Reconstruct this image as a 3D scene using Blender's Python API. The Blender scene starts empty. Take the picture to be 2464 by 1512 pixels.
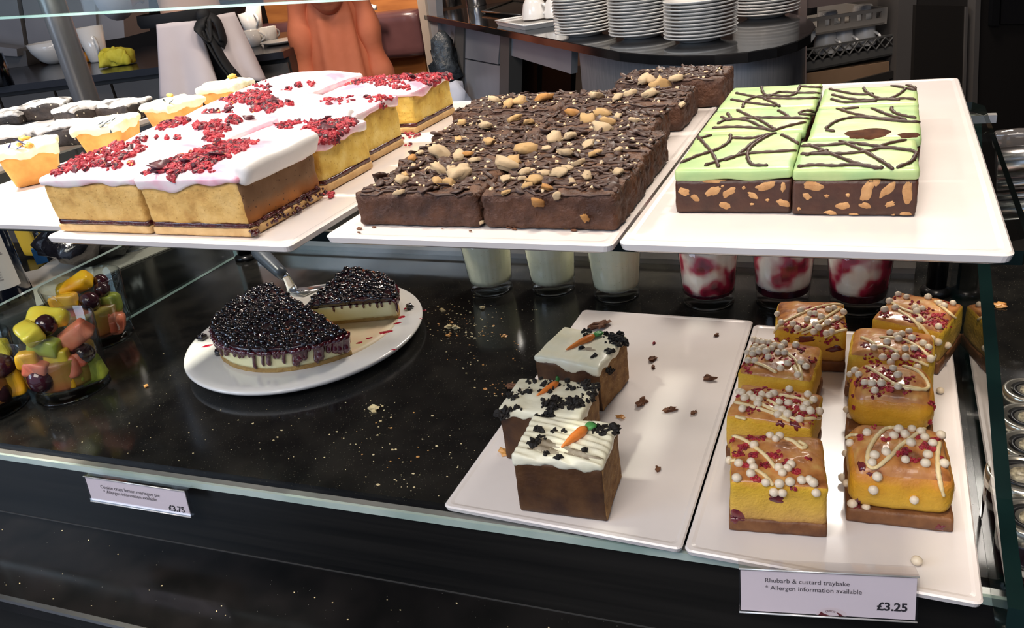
import bpy, math, random
from mathutils import Vector, Matrix, noise
from mathutils.bvhtree import BVHTree
random.seed(7)
PI = math.pi
K = 0.455                      # metres per unit of camera height above the black granite (granite top is z = 0)
SC = bpy.context.scene
COL = SC.collection
# ------------------------------------------------------------------ camera
F, PX, PY = 1928.28, 1232.0, 756.0
RX = Vector((0.91424423, -0.06431035, 0.40002709))
RY = Vector((0.38531567, 0.44323894, -0.80936462))
RZ = Vector((-0.12525706, 0.89409363, 0.43000842))
RX.normalize(); RY = (RY - RX * RY.dot(RX)).normalized(); RZ = RX.cross(RY)
R = Matrix((RX, RY, RZ))       # camera -> world
cam = bpy.data.cameras.new('camera'); co = bpy.data.objects.new('camera', cam); COL.objects.link(co)
co.matrix_world = Matrix.Translation((0, 0, K)) @ R.to_4x4()
cam.sensor_width = 36; cam.sensor_fit = 'HORIZONTAL'; cam.lens = 36 * F / 2464; cam.clip_start = 0.01
SC.camera = co
# ------------------------------------------------------------------ world, lights, exposure
SC.view_settings.view_transform = 'Standard'; SC.view_settings.look = 'None'
SC.view_settings.gamma = 1; SC.view_settings.use_curve_mapping = False
SC.view_settings.exposure = 0.22
w = bpy.data.worlds.new('World'); SC.world = w; w.use_nodes = True
w.node_tree.nodes['Background'].inputs[0].default_value = (0.62, 0.74, 1.0, 1)
w.node_tree.nodes['Background'].inputs[1].default_value = 0.5
def area(name, loc, tgt, size, power, col, sy=None, spread=180):
    l = bpy.data.lights.new(name, 'AREA'); l.energy = power; l.color = col; l.size = size; l.spread = math.radians(spread)
    if sy: l.shape = 'RECTANGLE'; l.size_y = sy
    o = bpy.data.objects.new(name, l); COL.objects.link(o); o.location = loc
    o.rotation_euler = (Vector(tgt) - Vector(loc)).to_track_quat('-Z', 'Y').to_euler(); return o
WARM = (1.0, 0.84, 0.68)
area('ceiling_light', (-0.35, -0.75, 1.75), (-0.45, 0.65, 0.1), 1.3, 28, (1.0, 0.90, 0.80), sy=0.9)
area('overhead_spot', (-1.15, 0.45, 1.5), (-0.75, 0.62, 0.28), 0.12, 4.2, (1.0, 0.93, 0.82), spread=60)
area('overhead_spot', (0.15, 0.35, 1.6), (0.0, 0.65, 0.2), 0.14, 2.2, WARM, spread=80)
area('overhead_spot', (-1.7, 1.7, 1.8), (-1.9, 2.6, 0.0), 0.4, 16, (1.0, 0.85, 0.72))
area('overhead_spot', (-0.4, 1.9, 1.8), (-0.5, 2.5, 0.1), 0.35, 14, (1.0, 0.85, 0.72))
area('overhead_spot', (-2.4, 2.7, 1.85), (-2.4, 4.3, 0.0), 0.4, 24, (1.0, 0.82, 0.66), spread=85)  # fill lamp added to brighten the banquette, not a known ceiling fitting
area('overhead_spot', (-0.10, 2.25, 1.5), (-0.35, 0.75, 0.0), 0.30, 17, (1.0, 0.93, 0.84), sy=0.5)
area('window_light', (-2.6, -1.2, 1.2), (-0.8, 1.6, 0.1), 1.4, 26, (0.62, 0.78, 1.0), sy=1.0)

# ------------------------------------------------------------------ geometry helpers
O = Vector((0, 0, K))
def ray(px, py):
    return (R @ Vector((px - PX, -(py - PY), -F))).normalized()
def P(px, py, z):              # point where the sight line of a photo pixel meets the level z
    d = ray(px, py); return O + d * ((z - K) / d.z)
def PYp(px, py, y):
    d = ray(px, py); return O + d * (y / d.y)
def PV(px, py, a, n):          # on the vertical plane through a with normal n
    d = ray(px, py); return O + d * ((a - O).dot(n) / d.dot(n))
class MB:
    def __init__(s): s.v = []; s.f = []; s.m = []
    def add(s, vs, fs, mat=0):
        b = len(s.v); s.v += [tuple(p) for p in vs]; s.f += [tuple(i + b for i in f) for f in fs]; s.m += [mat] * len(fs); return s
    def box(s, lo, hi, mat=0, M=None):
        vs = [Vector((x, y, z)) for z in (lo[2], hi[2]) for y in (lo[1], hi[1]) for x in (lo[0], hi[0])]
        if M: vs = [M @ p for p in vs]
        return s.add(vs, [(0, 2, 3, 1), (4, 5, 7, 6), (0, 1, 5, 4), (2, 6, 7, 3), (0, 4, 6, 2), (1, 3, 7, 5)], mat)
    def prism(s, poly, z0, z1, inset0=0, mat=0, bev=0):
        n = len(poly); cx = sum(p[0] for p in poly) / n; cy = sum(p[1] for p in poly) / n
        def ring(z, ins):
            r = []
            for p in poly:
                dx, dy = p[0] - cx, p[1] - cy; L = math.hypot(dx, dy) or 1
                r.append((p[0] - dx / L * ins, p[1] - dy / L * ins, z))
            return r
        rings = [ring(z0, inset0)] + ([ring(z1 - bev, 0), ring(z1, bev)] if bev else [ring(z1, 0)])
        vs = sum(rings, []); fs = [tuple(range(n))[::-1], tuple(range((len(rings) - 1) * n, len(rings) * n))]
        for k in range(len(rings) - 1):
            for i in range(n):
                j = (i + 1) % n; fs.append((k * n + i, k * n + j, k * n + n + j, k * n + n + i))
        return s.add(vs, fs, mat)
    def lathe(s, prof, n=32, c=(0, 0, 0), mat=0, a0=0, a1=2 * PI, cap=True, wob=None):
        full = abs(a1 - a0 - 2 * PI) < 1e-6; m = n if full else n + 1; vs = []
        for r, z in prof:
            for i in range(m):
                a = a0 + (a1 - a0) * i / n; rr = r + (wob(a, z) if wob else 0)
                vs.append((c[0] + rr * math.cos(a), c[1] + rr * math.sin(a), c[2] + z))
        fs = []
        for k in range(len(prof) - 1):
            for i in range(n):
                j = (i + 1) % m; fs.append((k * m + i, k * m + j, (k + 1) * m + j, (k + 1) * m + i))
        if cap and full:
            if prof[0][0] > 1e-5: fs.append(tuple(range(m))[::-1])
            if prof[-1][0] > 1e-5: fs.append(tuple(range((len(prof) - 1) * m, len(prof) * m)))
        return s.add(vs, fs, mat)
    def tube(s, pts, r, n=8, mat=0, flat=1.0, cap=True):
        pts = [Vector(p) for p in pts]; rs = r if isinstance(r, (list, tuple)) else [r] * len(pts); vs = []
        D_ = pts[-1] - pts[0]; up = Vector((0, 0, 1)) if abs(D_.z) < 0.75 * D_.length else Vector((0.6, -0.8, 0)); m = len(pts)
        for i, p in enumerate(pts):
            t = (pts[min(i + 1, m - 1)] - pts[max(i - 1, 0)]).normalized()
            u = t.cross(up)
            if u.length < 0.02: u = t.cross(Vector((0, 1, 0)))
            u.normalize(); v = u.cross(t)
            for k in range(n):
                a = 2 * PI * k / n; vs.append(p + u * math.cos(a) * rs[i] + v * math.sin(a) * rs[i] * flat)
        fs = [(i * n + k, i * n + (k + 1) % n, i * n + n + (k + 1) % n, i * n + n + k) for i in range(m - 1) for k in range(n)]
        if cap: fs += [tuple(range(n))[::-1], tuple(range((m - 1) * n, m * n))]
        return s.add(vs, fs, mat)
    def ball(s, c, r, sc=(1, 1, 1), n=10, jag=0, seed=0, mat=0, M=None):
        vs = []; fs = []; c = Vector(c); h = max(4, n // 2 + 1)
        pts = [Vector((0, 0, -1))] + [Vector((math.sin(PI * k / h) * math.cos(2 * PI * i / n), math.sin(PI * k / h) * math.sin(2 * PI * i / n), -math.cos(PI * k / h))) for k in range(1, h) for i in range(n)] + [Vector((0, 0, 1))]
        for p in pts:
            q = p * (1 + (jag * noise.noise(p * 1.7 + Vector((seed * 3.1, seed, 0))) if jag else 0)) * r
            q = Vector((q.x * sc[0], q.y * sc[1], q.z * sc[2]))
            if M: q = M @ q
            vs.append(c + q)
        L = len(pts) - 1
        for i in range(n):
            j = (i + 1) % n; fs.append((0, 1 + j, 1 + i)); fs.append((L, 1 + (h - 2) * n + i, 1 + (h - 2) * n + j))
            for k in range(h - 2): fs.append((1 + k * n + i, 1 + k * n + j, 1 + (k + 1) * n + j, 1 + (k + 1) * n + i))
        return s.add(vs, fs, mat)
    def rbox(s, w, d, z0, z1, n=(20, 20, 6), r=0.003, dome=0, amp=0.0006, fs=150, seed=0, taper=0, drip=None, mats=None, over=0, c=(0, 0), fine=0, hole=None):
        # a rounded, noise-roughened block of food; mats: material per side (-x +x -y +y -z +z)
        nx, ny, nz = n; idx = {}; vs = []; b = Vector((w / 2, d / 2, (z1 - z0) / 2)); zc = (z0 + z1) / 2; r = min(r, b.z * 0.95)
        so = Vector((seed * 1.37, seed * 2.11, seed * 0.77))
        def vid(i, j, k):
            key = (i, j, k)
            if key in idx: return idx[key]
            u, v, t = i / nx, j / ny, k / nz
            p = Vector(((u * 2 - 1) * b.x, (v * 2 - 1) * b.y, (t * 2 - 1) * b.z))
            q = Vector((max(-b.x + r, min(b.x - r, p.x)), max(-b.y + r, min(b.y - r, p.y)), max(-b.z + r, min(b.z - r, p.z))))
            e = p - q
            if e.length > r: p = q + e.normalized() * r
            if dome: p.z += dome * t * (1 - abs(2 * u - 1) ** 3) * (1 - abs(2 * v - 1) ** 3)
            if drip and t < 0.5: p.z -= drip(p.x, p.y) * (1 - 2 * t)
            if taper: p.x *= 1 + taper * (t - 0.5); p.y *= 1 + taper * (t - 0.5)
            nv = noise.noise_vector(p * fs + so) * amp
            if fine: nv += noise.noise_vector(p * fs * 3.7 + so) * fine
            if hole: p.z -= hole(p.x, p.y) * (1 if t > 0.5 else 0)
            if k == 0 and not drip: nv.z = 0
            p += nv; p.z += zc; p.x += c[0]; p.y += c[1]
            idx[key] = len(vs); vs.append(p); return idx[key]
        fl = []; ml = []
        mats = mats or (0,) * 6
        def q4(a, b_, c_, d_, m): fl.append((vid(*a), vid(*b_), vid(*c_), vid(*d_))); ml.append(mats[m])
        for i in range(nx):
            for j in range(ny):
                q4((i, j, 0), (i, j + 1, 0), (i + 1, j + 1, 0), (i + 1, j, 0), 4); q4((i, j, nz), (i + 1, j, nz), (i + 1, j + 1, nz), (i, j + 1, nz), 5)
        for i in range(nx):
            for k in range(nz):
                q4((i, 0, k), (i + 1, 0, k), (i + 1, 0, k + 1), (i, 0, k + 1), 2); q4((i, ny, k), (i, ny, k + 1), (i + 1, ny, k + 1), (i + 1, ny, k), 3)
        for j in range(ny):
            for k in range(nz):
                q4((0, j, k), (0, j, k + 1), (0, j + 1, k + 1), (0, j + 1, k), 0); q4((nx, j, k), (nx, j + 1, k), (nx, j + 1, k + 1), (nx, j, k + 1), 1)
        o = len(s.v); s.v += [tuple(p) for p in vs]; s.f += [tuple(i + o for i in f) for f in fl]; s.m += ml; return s
    def mesh(s, name, mats, smooth=True):
        me = bpy.data.meshes.new(name); me.from_pydata(s.v, [], s.f)
        for m in (mats if isinstance(mats, (list, tuple)) else [mats]): me.materials.append(m)
        if any(s.m): me.polygons.foreach_set('material_index', s.m)
        me.polygons.foreach_set('use_smooth', [bool(smooth)] * len(s.f)); me.update(); return me
    def build(s, name, mats, parent=None, smooth=True, M=None, kind=None, label=None):
        return place(name, s.mesh(name, mats, smooth), parent, M, kind, label)
def place(name, me, parent=None, M=None, kind=None, label=None):
    o = bpy.data.objects.new(name, me); COL.objects.link(o)
    if parent is not None: o.parent = parent.o if isinstance(parent, T) else parent
    if M is not None: o.matrix_local = M
    if kind: o['kind'] = kind
    if label: o['label'] = label
    return o
class T:                       # a thing: an Empty at its base that parents its parts
    def __init__(s, name, label, cat, loc=(0, 0, 0), rz=0, group=None):
        s.o = bpy.data.objects.new(name, None); COL.objects.link(s.o); s.o.empty_display_size = 0.02
        s.o.location = loc; s.o.rotation_euler = (0, 0, rz)
        s.o['label'] = label; s.o['category'] = cat
        if group: s.o['group'] = group
        s.M = Matrix.Translation(loc) @ Matrix.Rotation(rz, 4, 'Z'); s.I = s.M.inverted()
def tag(o, label, cat, group=None, kind=None):
    o['label'] = label; o['category'] = cat
    if group: o['group'] = group
    if kind: o['kind'] = kind
    return o
def struct(name, mb, mat, smooth=False):
    o = mb.build(name, mat, None, smooth); o['kind'] = 'structure'; return o
def bvh(*mbs):
    v = []; f = []
    for m in mbs: b = len(v); v += m.v; f += [tuple(i + b for i in q) for q in m.f]
    return BVHTree.FromPolygons(v, f)
def hit(t, B, px, py):         # where the sight line of a pixel meets the surface of thing t (local coordinates)
    o = t.I @ O; d = (t.I.to_3x3() @ ray(px, py)); h = B.ray_cast(o, d); return (h[0], h[1]) if h[0] is not None else (None, None)
def drop(B, x, y):
    h = B.ray_cast(Vector((x, y, 0.5)), Vector((0, 0, -1))); return (h[0], h[1]) if h[0] is not None else (None, None)
def spline(pts, n=6):
    out = []; m = len(pts)
    for i in range(m - 1):
        p0, p1, p2, p3 = pts[max(i - 1, 0)], pts[i], pts[i + 1], pts[min(i + 2, m - 1)]
        for k in range(n):
            t = k / n
            out.append(tuple(0.5 * (2 * b + (c - a) * t + (2 * a - 5 * b + 4 * c - d) * t * t + (3 * b - a - 3 * c + d) * t ** 3) for a, b, c, d in zip(p0, p1, p2, p3)))
    out.append(tuple(pts[-1])); return out
def upto(n, q=None):           # rotation that turns +Z to n
    return Vector((0, 0, 1)).rotation_difference(n).to_matrix().to_4x4()
def rot(rx=0, ry=0, rz=0):
    return Matrix.Rotation(rz, 4, 'Z') @ Matrix.Rotation(ry, 4, 'Y') @ Matrix.Rotation(rx, 4, 'X')
def rr(a, b): return random.uniform(a, b)

# ------------------------------------------------------------------ materials
def M_(name, cols, scale=60, rough=0.6, bump=0, bscale=300, spec=0.5, metal=0, coat=0, trans=0, pore=None, zg=None, det=3, emit=None, sss=0, ior=1.45, rnoise=0, stretch=None):
    m = bpy.data.materials.new(name); m.use_nodes = True; nt = m.node_tree; N = nt.nodes; L = nt.links; b = N['Principled BSDF']
    b.inputs['Roughness'].default_value = rough; b.inputs['Metallic'].default_value = metal; b.inputs['Specular IOR Level'].default_value = spec
    b.inputs['Coat Weight'].default_value = coat; b.inputs['Coat Roughness'].default_value = 0.06; b.inputs['Transmission Weight'].default_value = trans; b.inputs['IOR'].default_value = ior
    if sss: b.inputs['Subsurface Weight'].default_value = sss; b.inputs['Subsurface Radius'].default_value = (0.004, 0.002, 0.001); b.inputs['Subsurface Scale'].default_value = 1
    tc = N.new('ShaderNodeTexCoord'); oi = N.new('ShaderNodeObjectInfo'); va = N.new('ShaderNodeVectorMath'); va.operation = 'ADD'
    L.new(tc.outputs['Object'], va.inputs[0]); vs = N.new('ShaderNodeVectorMath'); vs.operation = 'SCALE'; vs.inputs['Scale'].default_value = 5.0
    L.new(oi.outputs['Random'], vs.inputs[0]); L.new(vs.outputs[0], va.inputs[1]); vec = va.outputs[0]
    if stretch:
        mp = N.new('ShaderNodeMapping'); mp.inputs['Scale'].default_value = stretch; L.new(vec, mp.inputs[0]); vec = mp.outputs[0]
    cur = None
    if len(cols) == 1: b.inputs['Base Color'].default_value = (*cols[0], 1)
    else:
        nz = N.new('ShaderNodeTexNoise'); nz.inputs['Scale'].default_value = scale; nz.inputs['Detail'].default_value = det; L.new(vec, nz.inputs['Vector'])
        cr = N.new('ShaderNodeValToRGB'); e = cr.color_ramp.elements
        while len(e) < len(cols): e.new(0.5)
        for i, c in enumerate(cols): e[i].position = 0.32 + 0.36 * i / (len(cols) - 1); e[i].color = (*c, 1)
        L.new(nz.outputs['Fac'], cr.inputs[0]); cur = cr.outputs[0]
    if zg:                     # (colour list along the object's own height z0..z1): baked crust, layers
        z0, z1, stops = zg; sx = N.new('ShaderNodeSeparateXYZ'); L.new(tc.outputs['Object'], sx.inputs[0])
        n2 = N.new('ShaderNodeTexNoise'); n2.inputs['Scale'].default_value = 90; L.new(vec, n2.inputs['Vector'])
        mr = N.new('ShaderNodeMapRange'); mr.inputs[1].default_value = z0; mr.inputs[2].default_value = z1; L.new(sx.outputs['Z'], mr.inputs[0])
        ad = N.new('ShaderNodeMath'); ad.operation = 'MULTIPLY_ADD'; ad.inputs[1].default_value = 0.3; L.new(n2.outputs['Fac'], ad.inputs[0])
        sb = N.new('ShaderNodeMath'); sb.operation = 'SUBTRACT'; sb.inputs[1].default_value = 0.15; L.new(mr.outputs[0], sb.inputs[0]); L.new(sb.outputs[0], ad.inputs[2])
        c2 = N.new('ShaderNodeValToRGB'); e = c2.color_ramp.elements
        while len(e) < len(stops): e.new(0.5)
        for i, (p, c) in enumerate(stops): e[i].position = p; e[i].color = (*c, 1)
        L.new(ad.outputs[0], c2.inputs[0])
        if cur is not None:
            mx = N.new('ShaderNodeMix'); mx.data_type = 'RGBA'; mx.blend_type = 'MULTIPLY'; mx.inputs[0].default_value = 1; L.new(c2.outputs[0], mx.inputs[6]); L.new(cur, mx.inputs[7]); cur = mx.outputs[2]
        else: cur = c2.outputs[0]
    if pore:                   # list of (colour, scale, threshold, softness)
        for (c, s_, th, so) in pore:
            vo = N.new('ShaderNodeTexVoronoi'); vo.inputs['Scale'].default_value = s_; L.new(vec, vo.inputs['Vector'])
            mr = N.new('ShaderNodeMapRange'); mr.inputs[1].default_value = th; mr.inputs[2].default_value = th + so; mr.inputs[3].default_value = 1; mr.inputs[4].default_value = 0; L.new(vo.outputs['Distance'], mr.inputs[0])
            mx = N.new('ShaderNodeMix'); mx.data_type = 'RGBA'; L.new(mr.outputs[0], mx.inputs[0])
            if cur is not None: L.new(cur, mx.inputs[6])
            else: mx.inputs[6].default_value = (*cols[0], 1)
            mx.inputs[7].default_value = (*c, 1); cur = mx.outputs[2]
    if cur is not None: L.new(cur, b.inputs['Base Color'])
    if rnoise:
        n4 = N.new('ShaderNodeTexNoise'); n4.inputs['Scale'].default_value = 9; n4.inputs['Detail'].default_value = 6; L.new(vec, n4.inputs['Vector'])
        mr = N.new('ShaderNodeMapRange'); mr.inputs[1].default_value = 0.35; mr.inputs[2].default_value = 0.75; mr.inputs[3].default_value = rough; mr.inputs[4].default_value = rough + rnoise
        L.new(n4.outputs['Fac'], mr.inputs[0]); L.new(mr.outputs[0], b.inputs['Roughness'])
    if bump:
        n3 = N.new('ShaderNodeTexNoise'); n3.inputs['Scale'].default_value = bscale; n3.inputs['Detail'].default_value = 4; L.new(vec, n3.inputs['Vector'])
        bp = N.new('ShaderNodeBump'); bp.inputs['Strength'].default_value = 1; bp.inputs['Distance'].default_value = bump; L.new(n3.outputs['Fac'], bp.inputs['Height']); L.new(bp.outputs[0], b.inputs['Normal'])
    if emit: b.inputs['Emission Color'].default_value = (*emit[0], 1); b.inputs['Emission Strength'].default_value = emit[1]
    return m
def thin_glass(name, tint=(0.96, 0.99, 0.97), rough=0.0, ior=1.5):
    m = bpy.data.materials.new(name); m.use_nodes = True; nt = m.node_tree; N = nt.nodes; L = nt.links; N.remove(N['Principled BSDF']); out = N['Material Output']
    tr = N.new('ShaderNodeBsdfTransparent'); tr.inputs[0].default_value = (*tint, 1); g = N.new('ShaderNodeBsdfGlossy'); g.inputs['Roughness'].default_value = rough
    fr = N.new('ShaderNodeFresnel'); fr.inputs[0].default_value = ior; mx = N.new('ShaderNodeMixShader')
    ge = N.new('ShaderNodeNewGeometry'); mr = N.new('ShaderNodeMapRange'); mr.inputs[3].default_value = ior; mr.inputs[4].default_value = 1 / ior
    L.new(ge.outputs['Backfacing'], mr.inputs[0]); L.new(mr.outputs[0], fr.inputs[0])
    L.new(fr.outputs[0], mx.inputs[0]); L.new(tr.outputs[0], mx.inputs[1]); L.new(g.outputs[0], mx.inputs[2]); L.new(mx.outputs[0], out.inputs[0]); return m
granite = M_('black_granite', [(0.006, 0.006, 0.006), (0.016, 0.015, 0.013)], 30, 0.07, rnoise=0.16, pore=[((0.13, 0.12, 0.09), 150, 0.045, 0.03), ((0.06, 0.055, 0.04), 320, 0.10, 0.05)])
granite2 = M_('black_granite_ledge', [(0.004, 0.004, 0.004), (0.009, 0.008, 0.008)], 25, 0.10, spec=0.35, rnoise=0.1, pore=[((0.10, 0.10, 0.09), 120, 0.03, 0.03)])
blackpanel = M_('black_laminate', [(0.006, 0.006, 0.006), (0.014, 0.013, 0.012)], 3, 0.28, spec=0.25, stretch=(1, 1, 30))
melamine = M_('white_melamine', [(0.78, 0.72, 0.69), (0.82, 0.76, 0.73)], 20, 0.22, coat=0.3)
china = M_('white_china', [(0.78, 0.76, 0.73)], rough=0.12, coat=0.4)
chrome = M_('chrome', [(0.80, 0.80, 0.81)], rough=0.2, metal=1)
steel = M_('brushed_steel', [(0.36, 0.37, 0.39), (0.48, 0.48, 0.50)], 40, 0.36, metal=0.65, stretch=(6, 6, 0.3))
steelmatt = M_('grey_steel_panel', [(0.26, 0.27, 0.30), (0.32, 0.33, 0.36)], 4, 0.4, metal=0.3)
alum = M_('aluminium_rail', [(0.42, 0.40, 0.38), (0.55, 0.53, 0.50)], 12, 0.3, metal=0.8)
greenglass = M_('green_glass_edge', [(0.30, 0.40, 0.35), (0.48, 0.56, 0.50)], 15, 0.08, coat=0.5)
darkglass = M_('dark_green_glass_edge', [(0.002, 0.009, 0.009), (0.004, 0.016, 0.015)], 20, 0.05, coat=0.3)
glass = thin_glass('clear_glass'); cupglass = thin_glass('cup_glass', (0.965, 0.975, 0.97))
solidglass = M_('solid_glass', [(0.97, 0.98, 0.98)], rough=0.02, trans=1, spec=0.5)
darkmetal = M_('dark_metal', [(0.03, 0.03, 0.032)], rough=0.25, metal=0.8)
charcoal = M_('charcoal_cabinet', [(0.022, 0.019, 0.017), (0.03, 0.026, 0.023)], 2, 0.4)
brownpanel = M_('grey_brown_panel', [(0.085, 0.075, 0.07), (0.11, 0.098, 0.09)], 2, 0.45)
greypanel = M_('grey_machine_panel', [(0.22, 0.21, 0.215), (0.28, 0.265, 0.265)], 3, 0.35, metal=0.3)
black = M_('black_plastic', [(0.006, 0.006, 0.007)], rough=0.35)
acrylic = thin_glass('clear_acrylic', (0.95, 0.95, 0.96))
paper = M_('white_card', [(0.90, 0.79, 0.81)], rough=0.5)
ink = M_('grey_ink', [(0.10, 0.085, 0.095)], rough=0.6)
maroon = M_('maroon_ink', [(0.12, 0.015, 0.02)], rough=0.6)
# food
sponge = M_('almond_sponge', [(0.50, 0.27, 0.07), (0.66, 0.40, 0.12), (0.72, 0.46, 0.16)], 70, 0.8, 0.0012, 260, pore=[((0.42, 0.22, 0.05), 260, 0.05, 0.16)])
spongeY = M_('yellow_almond_sponge', [(0.55, 0.34, 0.06), (0.66, 0.45, 0.09), (0.74, 0.56, 0.17)], 60, 0.8, 0.0012, 260, pore=[((0.48, 0.28, 0.05), 260, 0.05, 0.16)])
spongeB = M_('baked_brown_side', [(0.19, 0.10, 0.045), (0.25, 0.14, 0.07)], 40, 0.8, 0.0004, 300, pore=[((0.07, 0.03, 0.012), 260, 0.1, 0.08)], zg=(0.012, 0.034, [(0, (1.3, 0.75, 0.2)), (0.5, (1, 1, 1)), (1, (1, 1, 1))]))
jam = M_('dark_jam', [(0.035, 0.006, 0.007), (0.08, 0.012, 0.012)], 120, 0.25, 0.0008, 300, coat=0.4)
pastry = M_('shortcrust', [(0.52, 0.31, 0.12), (0.64, 0.42, 0.19)], 90, 0.75, 0.0006, 350)
pinkice = M_('pink_icing', [(0.84, 0.78, 0.76), (0.84, 0.70, 0.73), (0.83, 0.52, 0.60), (0.78, 0.34, 0.45)], 38, 0.32, 0.0004, 60, coat=0.15)
whiteice = M_('white_icing', [(0.82, 0.80, 0.78)], rough=0.4)
rasp = M_('dried_raspberry', [(0.10, 0.006, 0.015), (0.33, 0.015, 0.03), (0.48, 0.04, 0.05)], 130, 0.5, 0.0003, 900)
raspD = M_('dark_dried_petal', [(0.045, 0.006, 0.014), (0.09, 0.01, 0.02)], 200, 0.45)
orangebit = M_('orange_bit', [(0.75, 0.25, 0.06), (0.8, 0.42, 0.14)], 200, 0.5)
brownie = M_('brownie_crumb', [(0.036, 0.014, 0.007), (0.080, 0.034, 0.017), (0.125, 0.060, 0.032)], 130, 0.62, 0.0018, 330)
browncut = M_('brownie_cut_face', [(0.038, 0.013, 0.006), (0.085, 0.031, 0.013)], 70, 0.6, 0.0014, 420)
choco = M_('chocolate_drizzle', [(0.042, 0.020, 0.014), (0.070, 0.034, 0.023)], 60, 0.5, 0.0002, 500)
caramelcrumb = M_('crumb_scatter', [(0.16, 0.075, 0.03), (0.55, 0.38, 0.19)], 200, 0.6)
nutA = M_('peanut', [(0.60, 0.34, 0.12), (0.78, 0.52, 0.24)], 90, 0.45, 0.0003, 300)
nutB = M_('pale_nut', [(0.66, 0.46, 0.25), (0.80, 0.62, 0.40)], 90, 0.5, 0.0003, 300)
nutC = M_('caramelised_nut', [(0.52, 0.21, 0.05), (0.70, 0.37, 0.11)], 90, 0.35, 0.0003, 300)
mint = M_('mint_topping', [(0.33, 0.50, 0.22), (0.40, 0.54, 0.23), (0.50, 0.58, 0.26)], 38, 0.38, 0.0003, 90, coat=0.1)
tiffin = M_('tiffin_chocolate', [(0.045, 0.017, 0.011), (0.075, 0.028, 0.016)], 90, 0.4, 0.0005, 300)
baretiffin = M_('bare_chocolate', [(0.05, 0.02, 0.012), (0.10, 0.04, 0.02)], 120, 0.85, 0.0006, 300, spec=0.1)
biscuit = M_('biscuit_piece', [(0.42, 0.21, 0.08), (0.56, 0.31, 0.13)], 120, 0.7, 0.0006, 500)
carrotcake = M_('carrot_cake_crust', [(0.040, 0.014, 0.005), (0.075, 0.030, 0.009), (0.11, 0.048, 0.015)], 45, 0.55, 0.0006, 300)
carrotcut = M_('carrot_cake_crumb', [(0.17, 0.075, 0.02), (0.27, 0.135, 0.04), (0.36, 0.20, 0.07)], 110, 0.75, 0.0014, 350, pore=[((0.60, 0.42, 0.2), 260, 0.09, 0.05)])
cream = M_('cream_cheese_icing', [(0.80, 0.76, 0.56), (0.86, 0.82, 0.65)], 40, 0.42, 0.0005, 120, coat=0.1)
smear = M_('cocoa_smear', [(0.23, 0.18, 0.12), (0.42, 0.36, 0.26)], 120, 0.6)
cookie = M_('cookie_crumb', [(0.006, 0.005, 0.005), (0.022, 0.017, 0.014)], 200, 0.75, 0.0006, 700)
orange = M_('orange_sugar', [(0.80, 0.20, 0.03), (0.85, 0.28, 0.06)], 150, 0.35, 0.0002, 500)
leafg = M_('green_sugar', [(0.05, 0.22, 0.05), (0.10, 0.36, 0.10)], 120, 0.35)
rhub = M_('custard_sponge', [(0.92, 0.92, 0.9), (1, 1, 1)], 130, 0.6, 0.0006, 450, zg=(0.010, 0.052, [(0, (0.62, 0.32, 0.05)), (0.2, (0.72, 0.41, 0.035)), (0.6, (0.74, 0.36, 0.02)), (0.82, (0.62, 0.22, 0.035)), (1, (0.48, 0.17, 0.035))]), pore=None, coat=0.12)
rhubcut = M_('custard_sponge_cut', [(0.92, 0.92, 0.9), (1, 1, 1)], 130, 0.7, 0.0008, 450, zg=(0.010, 0.052, [(0, (0.50, 0.24, 0.07)), (0.12, (0.66, 0.38, 0.09)), (0.35, (0.72, 0.43, 0.07)), (0.8, (0.74, 0.44, 0.03)), (0.92, (0.66, 0.30, 0.04)), (1, (0.48, 0.17, 0.035))]))
rhubtop = M_('glazed_crust', [(0.26, 0.085, 0.025), (0.50, 0.19, 0.05), (0.58, 0.25, 0.07), (0.66, 0.36, 0.11)], 60, 0.36, 0.0007, 120, coat=0.3)
rhubbase = M_('brown_traybake_base', [(0.14, 0.05, 0.018), (0.24, 0.10, 0.035)], 70, 0.5, 0.0006, 300)
whitechoc = M_('white_chocolate', [(0.82, 0.62, 0.30), (0.85, 0.68, 0.38)], 60, 0.35)
pearl = M_('white_chocolate_pearl', [(0.78, 0.64, 0.46), (0.84, 0.71, 0.54)], 150, 0.35)
fruitdark = M_('dark_rhubarb', [(0.09, 0.008, 0.02), (0.20, 0.03, 0.03)], 150, 0.25, coat=0.4)
cheese = M_('cheesecake_cream', [(0.80, 0.74, 0.40), (0.84, 0.79, 0.48)], 40, 0.5, 0.0004, 150)
bbase = M_('biscuit_base', [(0.30, 0.17, 0.05), (0.44, 0.28, 0.09)], 150, 0.7, 0.0008, 500)
berry = M_('blueberry', [(0.004, 0.003, 0.005), (0.010, 0.006, 0.010)], 80, 0.08, coat=1)
glaze = M_('berry_glaze', [(0.012, 0.004, 0.008), (0.03, 0.004, 0.009)], 100, 0.08, 0.0008, 200, coat=1)
redglaze = M_('red_juice', [(0.055, 0.003, 0.010), (0.09, 0.004, 0.014)], 100, 0.06, coat=1)
brightjuice = M_('bright_red_juice', [(0.42, 0.008, 0.03)], rough=0.05, coat=1)
stain = M_('paper_round', [(0.66, 0.60, 0.38), (0.74, 0.56, 0.38), (0.74, 0.64, 0.44)], 18, 0.45)
yog = M_('oat_yogurt', [(0.72, 0.72, 0.52), (0.78, 0.77, 0.58)], 60, 0.55, pore=[((0.48, 0.40, 0.2), 230, 0.07, 0.05)])
swirl = M_('yogurt_cream', [(0.80, 0.76, 0.66), (0.84, 0.80, 0.72)], 60, 0.5)
compote = M_('berry_compote', [(0.06, 0.003, 0.012), (0.30, 0.01, 0.04), (0.50, 0.03, 0.08)], 50, 0.25, coat=0.3)
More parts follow.
